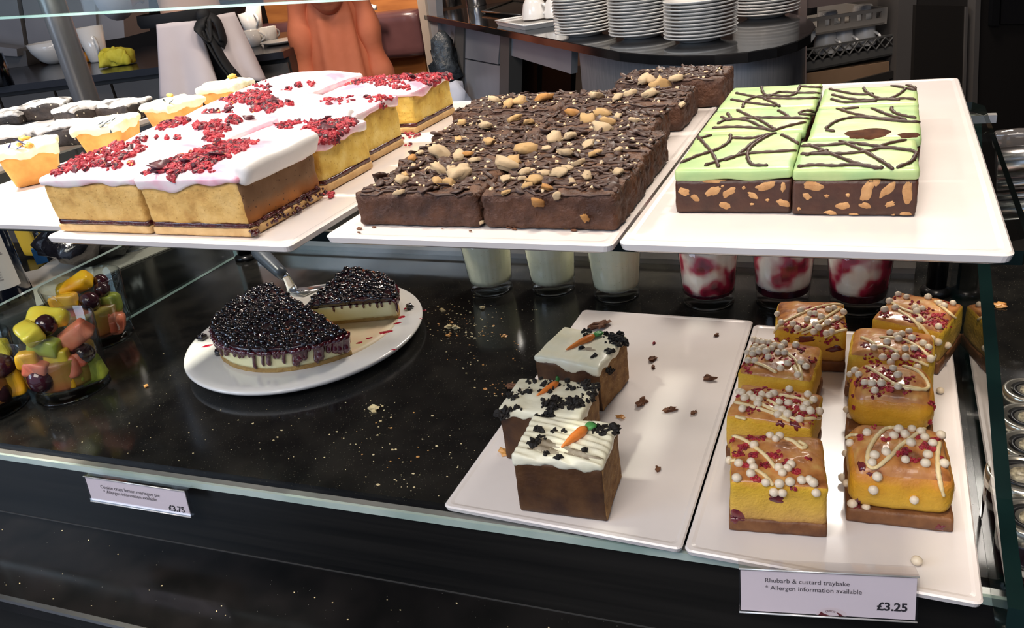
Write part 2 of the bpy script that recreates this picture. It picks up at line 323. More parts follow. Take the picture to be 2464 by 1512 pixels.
compoteD = M_('dark_compote', [(0.012, 0.002, 0.006), (0.06, 0.004, 0.014)], 60, 0.2, coat=0.3)
mango = M_('mango', [(0.85, 0.38, 0.01), (0.88, 0.52, 0.02)], 40, 0.3, coat=0.3)
pineap = M_('pineapple', [(0.82, 0.62, 0.05), (0.72, 0.66, 0.08)], 40, 0.3, coat=0.3)
melon = M_('watermelon', [(0.78, 0.16, 0.08), (0.82, 0.32, 0.19)], 40, 0.35, coat=0.3)
kiwi = M_('green_melon', [(0.30, 0.38, 0.03), (0.46, 0.52, 0.08)], 50, 0.35, coat=0.3)
grape = M_('black_grape', [(0.020, 0.004, 0.009), (0.05, 0.008, 0.016)], 40, 0.15, coat=0.6)
orangejuice = M_('fruit_juice', [(0.40, 0.12, 0.02), (0.52, 0.22, 0.04)], 30, 0.2)
frosting = M_('lemon_frosting', [(0.85, 0.78, 0.42), (0.86, 0.83, 0.60), (0.86, 0.84, 0.70)], 45, 0.45, 0.0006, 120)
loaf = M_('lemon_sponge', [(0.62, 0.24, 0.05), (0.72, 0.34, 0.08), (0.76, 0.42, 0.13)], 40, 0.7, 0.0004, 300)
petal = M_('blue_petal', [(0.02, 0.02, 0.14), (0.05, 0.05, 0.22)], 200, 0.6)
petalg = M_('grey_petal', [(0.05, 0.07, 0.09)], rough=0.6)
apricot = M_('apricot', [(0.85, 0.42, 0.07), (0.88, 0.56, 0.15)], 100, 0.4)
darkslice = M_('dark_chocolate_slice', [(0.015, 0.010, 0.008), (0.05, 0.035, 0.028)], 90, 0.6, 0.001, 300, pore=[((0.45, 0.4, 0.3), 130, 0.12, 0.05)])
sugar = M_('icing_sugar', [(0.10, 0.09, 0.085), (0.55, 0.52, 0.50), (0.80, 0.78, 0.76), (0.82, 0.80, 0.78)], 60, 0.85, 0.0008, 300)
crumbM = M_('pale_crumb', [(0.55, 0.42, 0.20), (0.72, 0.62, 0.38)], 200, 0.7)
crumbB = M_('brown_crumb', [(0.10, 0.035, 0.015), (0.17, 0.07, 0.03)], 200, 0.7, 0.0006, 600)

# ------------------------------------------------------------------ structure: room shell
FZ = -0.78
struct('floor', MB().box((-7, -3, FZ - 0.05), (5, 8, FZ)), M_('floor_tiles', [(0.05, 0.045, 0.042), (0.07, 0.062, 0.058)], 2, 0.4))
struct('ceiling', MB().box((-7, -0.6, 2.0), (5, 8, 2.05)), M_('ceiling_paint', [(0.30, 0.27, 0.24), (0.34, 0.31, 0.28)], 1, 0.8))
wallm = M_('brown_wall', [(0.10, 0.05, 0.03), (0.14, 0.075, 0.045)], 1, 0.6)
struct('wall_back', MB().box((-7, 7.4, FZ), (5, 7.5, 2.0)), wallm)
struct('wall_left', MB().box((-7.1, -3, FZ), (-7, 7.5, 2.0)), M_('grey_wall', [(0.10, 0.10, 0.11)], rough=0.7))
struct('wall_right', MB().box((3.0, -3, FZ), (3.1, 7.5, 2.0)), M_('dark_wall', [(0.06, 0.05, 0.045)], rough=0.7))

# ------------------------------------------------------------------ the display counter
A0 = math.atan(0.055); ex = Vector((math.cos(A0), math.sin(A0), 0)); ey = Vector((-math.sin(A0), math.cos(A0), 0))
E0 = Vector((-0.7138 * K, 1.0306 * K, 0))                 # a point of the front rail's outer edge
def FR(s, t, z): return E0 + ex * s + ey * t + Vector((0, 0, z))   # along the rail, behind it, up
def fbox(mb, s0, s1, t0, t1, z0, z1):
    Mx = Matrix.Translation(E0) @ Matrix.Rotation(A0, 4, 'Z'); return mb.box((s0, t0, z0), (s1, t1, z1), 0, Mx)
ct = T('display_counter', 'black granite cake display counter with pale glass front rail', 'counter', (-0.5, 0.8, FZ))
def cpart(name, mb, mat, smooth=False, label=None, kind=None):
    return mb.build(name, mat, ct, smooth, ct.I, kind, label)
cpart('granite_top', fbox(MB(), -1.6, 1.1, 0.016, 0.62, -0.03, 0.0), granite)
cpart('rail_channel', fbox(MB(), -1.6, 1.1, 0.008, 0.016, -0.02, -0.004), black)
mb = fbox(MB(), -1.6, 1.1, -0.001, 0.007, -0.0065, -0.0005); cpart('front_rail', mb, M_('rail_metal', [(0.42, 0.45, 0.43), (0.70, 0.68, 0.63)], 9, 0.25, metal=0.7), label='brushed pale metal rail along the counter edge')
cpart('rail_glass', fbox(MB(), -1.6, 1.1, -0.0040, -0.001, -0.0065, 0.0008), greenglass)
cpart('front_fascia', fbox(MB(), -1.6, 1.1, -0.001, 0.012, -0.091, -0.0065), blackpanel)
cpart('lower_ledge', fbox(MB(), -1.6, 1.1, -0.107, 0.10, -0.115, -0.091), granite2)
cpart('ledge_trim', fbox(MB(), -1.6, 1.1, -0.112, -0.107, -0.0945, -0.0903), chrome)
cpart('counter_base', fbox(MB(), -1.6, 1.1, -0.09, 0.60, FZ, -0.115), blackpanel)
cpart('rear_rail', MB().box((-1.01, 1.035, 0.010), (0.057, 1.05, 0.034)).box((-1.01, 1.04, 0), (0.057, 1.05, 0.010)), alum, label='grey aluminium rail behind the glasses')
cpart('crease_seal', fbox(MB(), -1.6, 1.1, -0.0015, 0.0005, -0.0912, -0.0895), M_('silicone_seal', [(0.05, 0.048, 0.045)], rough=0.4))
ct2 = MB()                                            # granite join seen left of the plate
# glass end panels
gp = T('glass_end_panel', 'tall thick glass panel at the right end of the display counter', 'glass panel', (0.094, 0.8, 0.0))
prof = [(0.43, 0.0005), (0.44, 0.040), (0.53, 0.0545), (0.64, 0.085), (0.79, 0.126), (0.93, 0.175), (1.0, 0.21), (1.0, 0.0005)]
def panel(prof, x0, x1, glassm, edgem, th, t, names=('pane', 'edge')):
    m = MB(); n = len(prof); vs = [(x0, y, z) for y, z in prof] + [(x1, y, z) for y, z in prof]
    m.add(vs, [tuple(range(n)), tuple(range(n, 2 * n))[::-1]]); m.build(names[0], glassm, t, False, t.I)
    e = MB(); e.add(vs, [(i, i + n, (i + 1) % n + n, (i + 1) % n) for i in range(n)]); e.build(names[1], edgem, t, False, t.I)
panel(prof, 0.094, 0.104, glass, darkglass, 0.01, gp)
gl = T('glass_end_panel', 'low glass divider standing left of the tumblers of fruit', 'glass panel', (-1.013, 0.8, 0.0))
panel([(0.45, 0.0005), (0.45, 0.104), (1.0, 0.108), (1.0, 0.0005)], -1.019, -1.011, thin_glass('smoked_glass', (0.70, 0.76, 0.75), ior=1.7), greenglass, 0.008, gl)
# upper glass shelf
sh = T('glass_shelf', 'glass shelf carrying the upper row of white trays', 'glass shelf', (-0.6, 0.7, 0.266))
mb = MB(); poly = [(-1.7, 0.45), (0.074, 0.45), (0.080, 0.46), (0.082, 0.77), (0.074, 0.785), (-1.7, 0.785)]
m2 = MB(); n = len(poly); z0, z1 = 0.2655, 0.2735
vs = [(x, y, z0) for x, y in poly] + [(x, y, z1) for x, y in poly]
m2.add(vs, [tuple(range(n))[::-1], tuple(range(n, 2 * n))]); m2.build('pane', glass, sh, False, sh.I)
m3 = MB(); m3.add(vs, [(i, (i + 1) % n, (i + 1) % n + n, i + n) for i in range(n)]); m3.build('edge', darkglass, sh, False, sh.I)
for (x, y) in ((0.080, 0.775),):
    c = MB(); c.box((x - 0.012, y - 0.004, 0.2585), (x + 0.012, y + 0.004, 0.2652)); c.build('shelf_clip', alum, sh, False, sh.I)
# posts
def post(x, y, r, z1, label, mat):
    t = T('shelf_post', label, 'post', (x, y, 0))
    MB().lathe([(r, 0), (r, z1)], 24).build('tube', mat, t); MB().lathe([(r * 1.5, 0), (r * 1.5, 0.006), (r, 0.01)], 24).build('base_ring', mat, t); return t
p = P(208, 240, 0.28); post(p.x, p.y, 0.021, 1.3, 'tall polished chrome post behind the sugared slices', M_('post_steel', [(0.50, 0.50, 0.53), (0.62, 0.58, 0.54)], 6, 0.3, metal=0.7))
post(0.078, 0.985, 0.011, 0.20, 'dark metal post behind the upper shelf at its right end', darkmetal)
post(-0.985, 0.995, 0.014, 0.262, 'dark metal post at the back end of the low glass divider', darkmetal)
# sneeze guard glass across the top left
gs = T('glass_guard', 'glass sheet with a pale green lower edge across the top left', 'glass panel', (-0.9, 0.91, 0.4))
a, b = PYp(-60, 50, 0.91), PYp(905, -1, 0.91); a2, b2 = PYp(-60, 44, 0.91), PYp(905, -7, 0.91)
top = Vector((0, 0.05, 0.5))
MB().add([a2, b2, b2 + top, a2 + top, a2 + Vector((0, .004, 0)), b2 + Vector((0, .004, 0)), b2 + top + Vector((0, .004, 0)), a2 + top + Vector((0, .004, 0))], [(0, 1, 2, 3), (7, 6, 5, 4)]).build('pane', thin_glass('guard_glass', (0.90, 0.95, 0.94), ior=1.2), gs, False, gs.I)
mb = MB(); dy = Vector((0, 0.006, 0)); mb.add([a, b, b2, a2, a + dy, b + dy, b2 + dy, a2 + dy], [(0, 1, 2, 3), (7, 6, 5, 4), (0, 4, 5, 1), (3, 2, 6, 7), (0, 3, 7, 4), (1, 5, 6, 2)])
mb.build('edge', M_('pale_green_edge', [(0.34, 0.58, 0.50), (0.55, 0.75, 0.68)], 12, 0.15), gs, False, gs.I)

# ------------------------------------------------------------------ white trays
TZ = 0.2825                                             # upper tray tops
def tray(label, x0, x1, y0, y1, z1, th=0.008, rz=0, group=None, rc=0.005):
    cx, cy = (x0 + x1) / 2, (y0 + y1) / 2; hx, hy = (x1 - x0) / 2, (y1 - y0) / 2
    poly = []
    for sx, sy, a0 in ((1, 1, 0), (-1, 1, PI / 2), (-1, -1, PI), (1, -1, 1.5 * PI)):
        for k in range(5): a = a0 + PI / 2 * k / 4; poly.append((sx * (hx - rc) + rc * math.cos(a), sy * (hy - rc) + rc * math.sin(a)))
    mb = MB(); n = len(poly)
    def ring(z, ins): return [(p[0] * (1 - ins / hx), p[1] * (1 - ins / hy), z) for p in poly]
    rings = [ring(0, 0.006), ring(th * 0.35, 0.001), ring(th - 0.0012, 0), ring(th, 0.0012)]
    if th > 0.006: rings += [ring(th, 0.004), ring(th - 0.0006, 0.0065)]
    vs = sum(rings, []); fs = [tuple(range(n))[::-1], tuple(range((len(rings) - 1) * n, len(rings) * n))]
    for k in range(len(rings) - 1):
        for i in range(n): j = (i + 1) % n; fs.append((k * n + i, k * n + j, k * n + n + j, k * n + n + i))
    mb.add(vs, fs); o = mb.build('serving_tray', melamine, None, False); o.location = (cx, cy, z1 - th); o.rotation_euler[2] = rz
    tag(o, label, 'tray', group)
    return o
tray('white rectangular tray under the carrot cakes', -0.7135 * K, -0.2545 * K, 1.0306 * K, 1.8913 * K, 0.0118)
tray('white rectangular tray under the custard traybakes', -0.2505 * K, 0.1905 * K, 1.03 * K, 1.87 * K, 0.0118)
tray('white tray under the mint green slices', -0.295 * K, 0.146 * K, 0.930 * K, 1.858 * K, TZ)
tray('white tray under the nutty brownies', -0.752 * K, -0.300 * K, 0.922 * K, 1.86 * K, TZ)
tray('white tray under the pink iced slices', -1.318 * K, -0.785 * K, 0.880 * K, 1.86 * K, TZ)
tray('white tray under the lemon cakes', -1.84 * K, -1.335 * K, 0.935 * K, 1.95 * K, TZ)
tray('white tray under the sugar dusted dark slices', -2.45 * K, -1.945 * K, 1.12 * K, 1.80 * K, 0.2915, th=0.010)

# ------------------------------------------------------------------ shared little pieces
def smooth_mesh(name, fn, mat): m = MB(); fn(m); return m.mesh(name, mat)
pearls = [smooth_mesh('chocolate_pearl', lambda m, s=s: m.ball((0, 0, 0), 0.0036, (1, 1, 0.86 + 0.05 * s), 10, 0.10, s), pearl) for s in range(3)]
def nutmesh(s, mat):
    m = MB(); m.ball((0, 0, 0), 1.0, (1.15, 0.8, 0.62), 12, 0.75, s * 5 + 1)
    m.v = [(x, y, max(z, -0.35) if z < 0 else min(z, 0.5 + 0.2 * x)) for x, y, z in m.v]; return m.mesh('nut_piece', mat)
nuts = [nutmesh(s, mt) for s in range(4) for mt in (nutA, nutB, nutC)]
def bitmesh(s, mat):
    m = MB(); m.ball((0, 0, 0), 1.0, (1.2, 0.8, 0.6), 7, 0.9, s * 3 + 2); return m
def stuffbits(t, name, mat, pts, r0, r1, flat=0.5, n=6, jag=0.8, label=None, lift=0.25):
    m = MB()
    for (p, nrm) in pts:
        r = rr(r0, r1); Mx = (upto(nrm) @ rot(rr(-.5, .5), rr(-.5, .5), rr(0, 6.28))).to_3x3()
        m.ball(p + nrm * r * lift, r, (rr(0.8, 1.5), rr(0.6, 1), flat * rr(0.7, 1.3)), n, jag, rr(0, 50), 0, Mx)
    if m.v: return m.build(name, mat, t, False, kind='stuff', label=label)
def clusterpts(t, B, conv, cl, k=1.0):
    out = []
    cl = [(a, b, c, int(d * k + .5)) for a, b, c, d in cl]
    for (cx, cy, rad, n_) in cl:
        for _ in range(n_):
            a, q = rr(0, 2 * PI), math.sqrt(random.random()) * rad
            px, py = conv(cx + q * math.cos(a), cy + q * math.sin(a) * 0.6)
            p, nr = hit(t, B, px, py)
            if p is not None and nr.z > -0.2: out.append((p, nr))
    return out
def drizzle(t, B, pts, r, mat, name='drizzle_line', flat=0.7, n=6, wig=0.1, label=None, sub=6):
    q = []
    for (px, py) in spline(pts, sub):
        p, nr = hit(t, B, px, py)
        if p is None: continue
        p = p + nr * r * 0.35
        if q and (p - q[-1]).length > 0.03: continue
        q.append(p)
    if len(q) < 3: return
    rs = [r * (0.55 if i in (0, len(q) - 1) else 1 + wig * math.sin(i * 1.9 + len(q))) for i in range(len(q))]
    m = MB(); m.tube(q, rs, n, flat=flat); return m.build(name, mat, t, True, label=label)
def putpearl(t, B, px, py, k=1.0):
    p, nr = hit(t, B, px, py)
    if p is None: return
    place('chocolate_pearl', random.choice(pearls), t, Matrix.Translation(p + nr * 0.0019 * k) @ upto(nr) @ rot(rr(-.3, .3), rr(-.3, .3), rr(0, 6)) @ Matrix.Scale(k * rr(0.9, 1.08), 4))

def patch(t, B, cx, cy, rx, ry, ang, mat, name, off=0.0004, n=14, jag=0.5, seed=0, label=None, kind=None):
    m = MB(); idx = {}; ca, sa = math.cos(ang), math.sin(ang)
    for i in range(n + 1):
        for j in range(n + 1):
            u, v = 2 * i / n - 1, 2 * j / n - 1; q = math.hypot(u, v); a = math.atan2(v, u)
            lim = 1 + jag * noise.noise(Vector((math.cos(a) * 1.6, math.sin(a) * 1.6, seed * 3.3)))
            k = max(abs(u), abs(v)) / (q or 1) * lim
            u2, v2 = u * k, v * k
            p, nr = hit(t, B, cx + u2 * rx * ca - v2 * ry * sa, cy + u2 * rx * sa + v2 * ry * ca)
            if p is not None:
                e = max(0, 1 - max(abs(u), abs(v)) ** 3); idx[i, j] = len(m.v); m.v.append(tuple(p + nr * (off * (0.15 + e))))
    for i in range(n):
        for j in range(n):
            c = [(i, j), (i + 1, j), (i + 1, j + 1), (i, j + 1)]
            if all(q in idx for q in c):
                vs = [Vector(m.v[idx[q]]) for q in c]
                if max((vs[0] - vs[2]).length, (vs[1] - vs[3]).length) < 0.02: m.f.append(tuple(idx[q] for q in c)); m.m.append(0)
    if m.f: return m.build(name, mat, t, True, label=label, kind=kind)
def c5(x, y): return 1600 + x / 2.191, 680 + y / 2.191
def cL1(x, y): return 1720 + x / 5.04, 1010 + y / 5.04
def cR1(x, y): return 1980 + x / 4.724, 980 + y / 4.724
def c4(x, y): return 1050 + x / 2.439, 750 + y / 2.439
def c7(x, y): return 780 + x / 2.464, 180 + y / 2.464
def c8(x, y): return 1500 + x / 2.556, 180 + y / 2.556
def cA(x, y): return 330 + x / 5.476, 150 + y / 5.476
def cB(x, y): return 660 + x / 4.583, 150 + y / 4.583
def c6(x, y): return 100 + x / 3.08, 200 + y / 3.08
def c2_(x, y): return 400 + x / 3.52, 560 + y / 3.52

# ------------------------------------------------------------------ custard traybake slices, lower right tray
def traybake(label, cx, cy, w, d, rz, seed, r, conv, pl, dz, rb, fr=(), glazedfront=False, dome=0.004, crush=0):
    t = T('traybake_slice', label, 'cake slice', (cx * K, cy * K, 0.0119), math.radians(rz), 'custard traybake slices on the lower right tray')
    w *= K; d *= K; ms = (0, 0, 0, 0, 0, 1)
    b0 = MB().rbox(w, d, 0, 0.0125, (26, 22, 4), 0.0015, 0, 0.0006, 120, seed); b0.build('base_layer', rhubbase, t)
    b1 = MB().rbox(w * 0.975, d * 0.975, 0.0105, 0.047, (36, 34, 14), r, dome, 0.0011, 70, seed, fine=0.00035, mats=ms)
    b1.build('custard_sponge', [rhub if glazedfront else rhubcut, rhubtop], t)
    B = bvh(b0, b1)
    for (x, y, rx, ry, a) in fr:
        patch(t, B, *conv(x, y), rx, ry, a, fruitdark, 'rhubarb_piece', 0.0007, 10, 0.7, x, label='dark red fruit piece baked into the sponge')
    for q in dz: drizzle(t, B, [conv(*p) for p in q], 0.0019, whitechoc, sub=8)
    st = clusterpts(t, B, conv, rb, 1.6); stuffbits(t, 'raspberry_bits', rasp, st, 0.0010, 0.0021)
    for (x, y) in pl: putpearl(t, B, *conv(x, y))
    return t, B
traybake('front left traybake slice, dark fruit patches on its yellow cut face', -0.118, 1.178, 0.158, 0.145, 8, 1, 0.003, cL1,
    [(463, 170), (188, 330), (473, 330), (300, 550), (440, 530), (268, 725), (437, 675), (620, 765), (775, 600), (925, 565), (880, 610), (820, 668), (780, 780), (905, 770), (715, 865), (818, 868), (1050, 752), (1145, 745), (1190, 780), (670, 215), (785, 220), (740, 260), (200, 500), (1225, 870), (470, 600)],
    [[(170, 190), (330, 240), (470, 330), (620, 450), (740, 600)], [(460, 600), (600, 680), (710, 800)], [(840, 235), (950, 270), (1050, 350), (1100, 325), (1010, 270)], [(180, 430), (200, 500), (260, 500)]],
    [(300, 170, 30, 6), (210, 250, 40, 5), (360, 335, 60, 10), (280, 420, 60, 9), (460, 430, 60, 9), (720, 430, 90, 14), (850, 530, 50, 8), (370, 560, 40, 6), (560, 230, 50, 6), (610, 550, 60, 8), (500, 720, 60, 8), (960, 840, 40, 4), (985, 640, 45, 10), (440, 225, 50, 7), (1140, 480, 30, 3)],
    [(740, 960, 22, 8, 0.5), (255, 1185, 20, 16, 0.2), (1320, 290, 6, 8, 0)], dome=0.0035)
traybake('front right traybake slice, plain golden face with looped white drizzle', 0.072, 1.25, 0.163, 0.155, 4, 2, 0.012, cR1,
    [(505, 310), (805, 345), (860, 270), (1010, 270), (1030, 230), (1105, 215), (1110, 300), (1290, 245), (1320, 335), (1155, 365), (1240, 430), (1000, 425), (590, 565), (715, 530), (560, 645), (325, 425), (265, 550), (935, 615), (1190, 560), (1160, 655), (1360, 660), (615, 790), (570, 925), (1040, 1040), (210, 690), (235, 765), (245, 805), (275, 890), (225, 930), (225, 990), (335, 1120), (490, 1110), (930, 330)],
    [[(820, 240), (700, 260), (590, 370), (520, 520), (520, 660), (600, 690), (760, 570), (870, 450), (1000, 360), (1120, 270), (1230, 235)], [(400, 320), (310, 330), (250, 400), (215, 530), (210, 580)], [(1320, 400), (1300, 560), (1310, 720), (1340, 880), (1370, 1010)]],
    [(1080, 340, 40, 7), (1260, 365, 50, 6), (1160, 450, 60, 12), (1240, 490, 40, 7), (900, 540, 60, 12), (720, 370, 40, 6), (420, 350, 40, 5), (1050, 600, 60, 8), (1355, 590, 30, 5), (940, 490, 60, 6), (600, 230, 50, 5), (880, 330, 40, 5)],
    [(440, 680, 8, 14, -0.5), (540, 760, 8, 5, 0.3), (390, 1110, 8, 14, 0), (1330, 1370, 12, 7, 0), (920, 520, 8, 10, 0.6)], True, 0.006)
traybake('second traybake slice from the front, left row, dark blot on its face', -0.142, 1.348, 0.158, 0.122, -5, 3, 0.003, c5,
    [(410, 590), (422, 618), (395, 585), (450, 600), (468, 618), (510, 598), (495, 625), (572, 595), (550, 605), (653, 573), (703, 575), (752, 600), (780, 627), (650, 645), (410, 673), (592, 672), (618, 680), (595, 705), (645, 702), (728, 672), (762, 685), (803, 682), (708, 727), (490, 650), (600, 640), (745, 650)],
    [[(360, 632), (450, 655), (560, 690), (660, 735)], [(430, 600), (520, 650), (600, 690), (640, 720)], [(540, 620), (600, 660), (680, 720), (820, 715)], [(600, 595), (680, 610), (780, 640)], [(370, 705), (430, 720)]],
    [(430, 590, 60, 10), (520, 575, 60, 10), (650, 610, 80, 16), (560, 660, 80, 14), (680, 690, 60, 16), (790, 690, 50, 8), (470, 680, 50, 6), (840, 730, 20, 5), (740, 720, 60, 8)],
    [(608, 745, 9, 8, 0), (690, 755, 14, 8, 0.5), (836, 848, 5, 6, 0)])
traybake('third traybake slice from the front, left row, pearls crowding its left', -0.150, 1.525, 0.152, 0.155, -4, 4, 0.007, c5,
    [(475, 310), (497, 318), (520, 325), (545, 325), (612, 350), (628, 330), (690, 338), (500, 362), (470, 360), (445, 375), (465, 385), (495, 375), (510, 355), (535, 372), (563, 358), (595, 378), (630, 378), (545, 402), (440, 420), (475, 420), (645, 435), (610, 460), (715, 430), (742, 452), (700, 492), (520, 350), (580, 340), (480, 345)],
    [[(440, 300), (560, 330), (640, 370), (700, 430), (722, 520)], [(440, 415), (520, 440), (590, 480)], [(680, 440), (700, 480), (725, 515)]],
    [(500, 295, 60, 10), (450, 370, 50, 14), (520, 400, 70, 16), (560, 360, 60, 12), (640, 400, 60, 14), (430, 440, 40, 10), (720, 355, 25, 6), (765, 410, 30, 4), (600, 310, 50, 8), (440, 470, 20, 4)], [], False, 0.005)
traybake('rearmost traybake slice in the left row, its dark fruit seam facing front', -0.108, 1.735, 0.152, 0.150, 4, 5, 0.005, c5,
    [(598, 172), (575, 204), (615, 218), (580, 240), (715, 155), (675, 225), (697, 243), (765, 172), (790, 172), (860, 150), (888, 142), (935, 162), (822, 187), (855, 218), (902, 195), (785, 260), (850, 265), (878, 258), (792, 228), (808, 240), (750, 200), (570, 238)],
    [[(570, 300), (600, 230), (690, 180), (800, 135), (900, 118), (960, 125)], [(680, 265), (780, 230), (860, 180), (920, 140)], [(720, 270), (820, 235), (950, 175)], [(840, 290), (900, 262), (955, 250)]],
    [(850, 130, 25, 5), (800, 155, 50, 6), (680, 240, 50, 8), (850, 280, 70, 12), (920, 225, 40, 8), (730, 240, 60, 10), (620, 300, 40, 6), (760, 150, 30, 4)],
    [(740, 300, 26, 6, 0.05), (905, 350, 18, 7, -0.1)])
traybake('second traybake slice from the front, right row, smooth orange front', 0.060, 1.478, 0.153, 0.150, 0, 6, 0.016, c5,
    [(1028, 495), (1055, 535), (1090, 540), (1105, 573), (1140, 540), (1228, 558), (1228, 496), (1200, 462), (985, 490), (1010, 470), (962, 680), (978, 712), (1450, 570)],
    [[(1010, 425), (1090, 460), (1180, 520), (1260, 560), (1370, 565), (1380, 530), (1330, 470), (1240, 440), (1150, 428)], [(1190, 535), (1290, 555), (1375, 570)]],
    [(1060, 440, 60, 12), (1130, 470, 70, 16), (1100, 570, 60, 12), (1030, 520, 50, 10), (1160, 560, 60, 9), (1180, 500, 60, 10), (1300, 515, 40, 6), (1270, 570, 30, 3), (1000, 660, 10, 2), (985, 600, 10, 2), (1420, 740, 30, 10), (1405, 650, 30, 8)], [], True, 0.004)
traybake('third traybake slice from the front, right row, tight against its neighbours', 0.060, 1.628, 0.166, 0.130, -2, 7, 0.008, c5,
    [(1100, 350), (1185, 272), (1220, 290), (1247, 280), (1285, 265), (1300, 300), (1215, 392), (1265, 355), (1310, 355), (1270, 395), (1385, 350), (1150, 395), (1190, 420), (1332, 445), (1360, 330), (1230, 305), (1395, 405), (1170, 320)],
    [[(1035, 290), (1080, 310), (1110, 330)], [(1090, 345), (1160, 340), (1230, 370)], [(1130, 290), (1240, 300), (1330, 340), (1390, 390)], [(1250, 390), (1320, 410), (1390, 440)]],
    [(1280, 290, 60, 14), (1340, 370, 60, 18), (1300, 420, 60, 14), (1180, 380, 60, 8), (1100, 400, 60, 6)], [(1060, 330, 10, 8, 0)], False, 0.005)
traybake('rearmost traybake slice, right row, turned at an angle, dark red band', 0.112, 1.79, 0.150, 0.160, -19, 8, 0.005, c5,
    [(1225, 30), (1240, 45), (1220, 50), (1145, 118), (1160, 150), (1185, 105), (1215, 140), (1230, 70), (1272, 85), (1320, 140), (1355, 145), (1325, 160), (1385, 85), (1515, 118), (1445, 118), (1470, 130), (1440, 240), (1410, 290), (1440, 310), (1480, 330), (1415, 385), (1130, 150), (1330, 65), (1195, 75), (1340, 205)],
    [[(1200, 130), (1280, 180), (1350, 230), (1400, 290)], [(1170, 90), (1250, 140), (1330, 170), (1370, 210)], [(1420, 100), (1470, 140), (1530, 190)], [(1270, 170), (1330, 220), (1350, 250)]],
    [(1300, 140, 80, 22), (1390, 180, 80, 28), (1440, 200, 60, 22), (1200, 60, 50, 10), (1160, 165, 40, 10), (1470, 230, 40, 12), (1490, 110, 40, 5), (1430, 330, 40, 8)], [(1290, 200, 18, 6, 0.4)], False, 0.003)

# ------------------------------------------------------------------ carrot cakes, lower middle tray
def carrotcakeslice(label, cx, cy, w, d, h, rz, seed, body, leaf, cl, ridges=None, smears=()):
    cl = [(a, b, c, int(n_ * 1.5)) for a, b, c, n_ in cl]
    t = T('carrot_cake_slice', label, 'cake slice', (cx * K, cy * K, 0.0119), math.radians(rz), 'carrot cake slices on the lower middle tray')
    w *= K; d *= K
    b0 = MB().rbox(w, d, 0, h, (34, 26, 16), 0.0022, 0, 0.0009, 60, seed, fine=0.0003, mats=(0, 1, 0, 1, 0, 0)); b0.build('sponge', [carrotcake, carrotcut], t)
    dr = lambda x, y: 0.0030 * max(0, 0.35 + noise.noise(Vector((x * 70 + seed, y * 70, seed)))) * 2
    b1 = MB().rbox(w * 1.03, d * 1.03, h - 0.002, h + 0.0055, (40, 34, 5), 0.0035, 0.0015, 0.0013, 90, seed, drip=dr, fine=0.0004)
    if ridges: b1.v = [(x, y, z + ridges(x, y) * (1 if z > h else 0)) for x, y, z in b1.v]
    b1.build('cream_icing', cream, t); B = bvh(b0, b1)
    for i, s in enumerate(smears): patch(t, B, *c4(s[0], s[1]), s[2], s[3], s[4], smear, 'cocoa_smear', 0.0003, 14, 0.8, i + seed, label='brown patch where the icing is rubbed thin')
    # sugar carrot
    p0, _ = hit(t, B, *c4(*body[0])); p1, _ = hit(t, B, *c4(*body[1]))
    if p0 is not None and p1 is not None:
        r = body[2]; p0 = p0 + Vector((0, 0, r * 0.35)); p1 = p1 + Vector((0, 0, r * 0.8)); pts = [p0.lerp(p1, k / 10) for k in range(11)]
        rs = [r * q for q in (0.16, 0.34, 0.5, 0.64, 0.78, 0.88, 0.96, 1.0, 1.0, 0.9, 0.55)]
        for i in range(11): rs[i] *= 1 + 0.05 * math.sin(i * 2.6)
        c = MB().tube(pts, rs, 12).build('sugar_carrot', orange, t, label='orange sugar carrot decoration')
        p2, _ = hit(t, B, *c4(*leaf)); p2 = (p2 if p2 is not None else p1) + Vector((0, 0, r * 0.9)); m = MB(); dv = (p2 - p1); dv = dv.normalized() * max(dv.length, r * 2.2)
        sd = dv.cross(Vector((0, 0, 1))).normalized() * r * 0.45
        for k in (-1, 0, 1): m.tube([p1 + sd * k * 0.3, p1 + dv * 0.35 + sd * k * 0.9, p1 + dv * 0.7 + sd * k * 1.25, p1 + dv + sd * k * 1.0], [r * 0.35, r * 0.62, r * 0.6, r * 0.2], 8, flat=0.8)
        lf = m.build('carrot_top', leafg, c, label='green sugar leaves')
    stuffbits(t, 'cookie_crumbs', cookie, clusterpts(t, B, c4, cl), 0.0008, 0.0027, 0.8)
    big = [q for q in cl if q[3] >= 25]
    for (x, y, rad, n_) in big:
        for _ in range(4):
            p, nr = hit(t, B, *c4(x + rr(-.6, .6) * rad, y + rr(-.4, .4) * rad))
            if p is not None: MB().ball((0, 0, 0), rr(0.003, 0.0045), (1.2, 0.9, 0.75), 12, 0.8, rr(0, 90)).build('cookie_chunk', cookie, t, False, Matrix.Translation(p + nr * 0.0015) @ rot(rr(0, 1), 0, rr(0, 6)))
    return t, B
rg = lambda x, y: 0.0009 * math.sin((y * 0.9 + x * 0.25) * 900)
carrotcakeslice('front carrot cake slice with a fat sugar carrot and rubbed thin icing', -0.482, 1.122, 0.166, 0.128, 0.0530, 4, 11, ((735, 806), (880, 705), 0.0044), (925, 685),
    [(1060, 690, 50, 34), (960, 700, 50, 15), (600, 700, 30, 8), (610, 745, 30, 8), (690, 705, 16, 4), (640, 835, 16, 6), (722, 856, 18, 6), (880, 815, 22, 6), (570, 770, 40, 6), (745, 700, 20, 3)], rg, ((650, 790, 44, 14, 0.1), (860, 840, 44, 9, 0.25)))
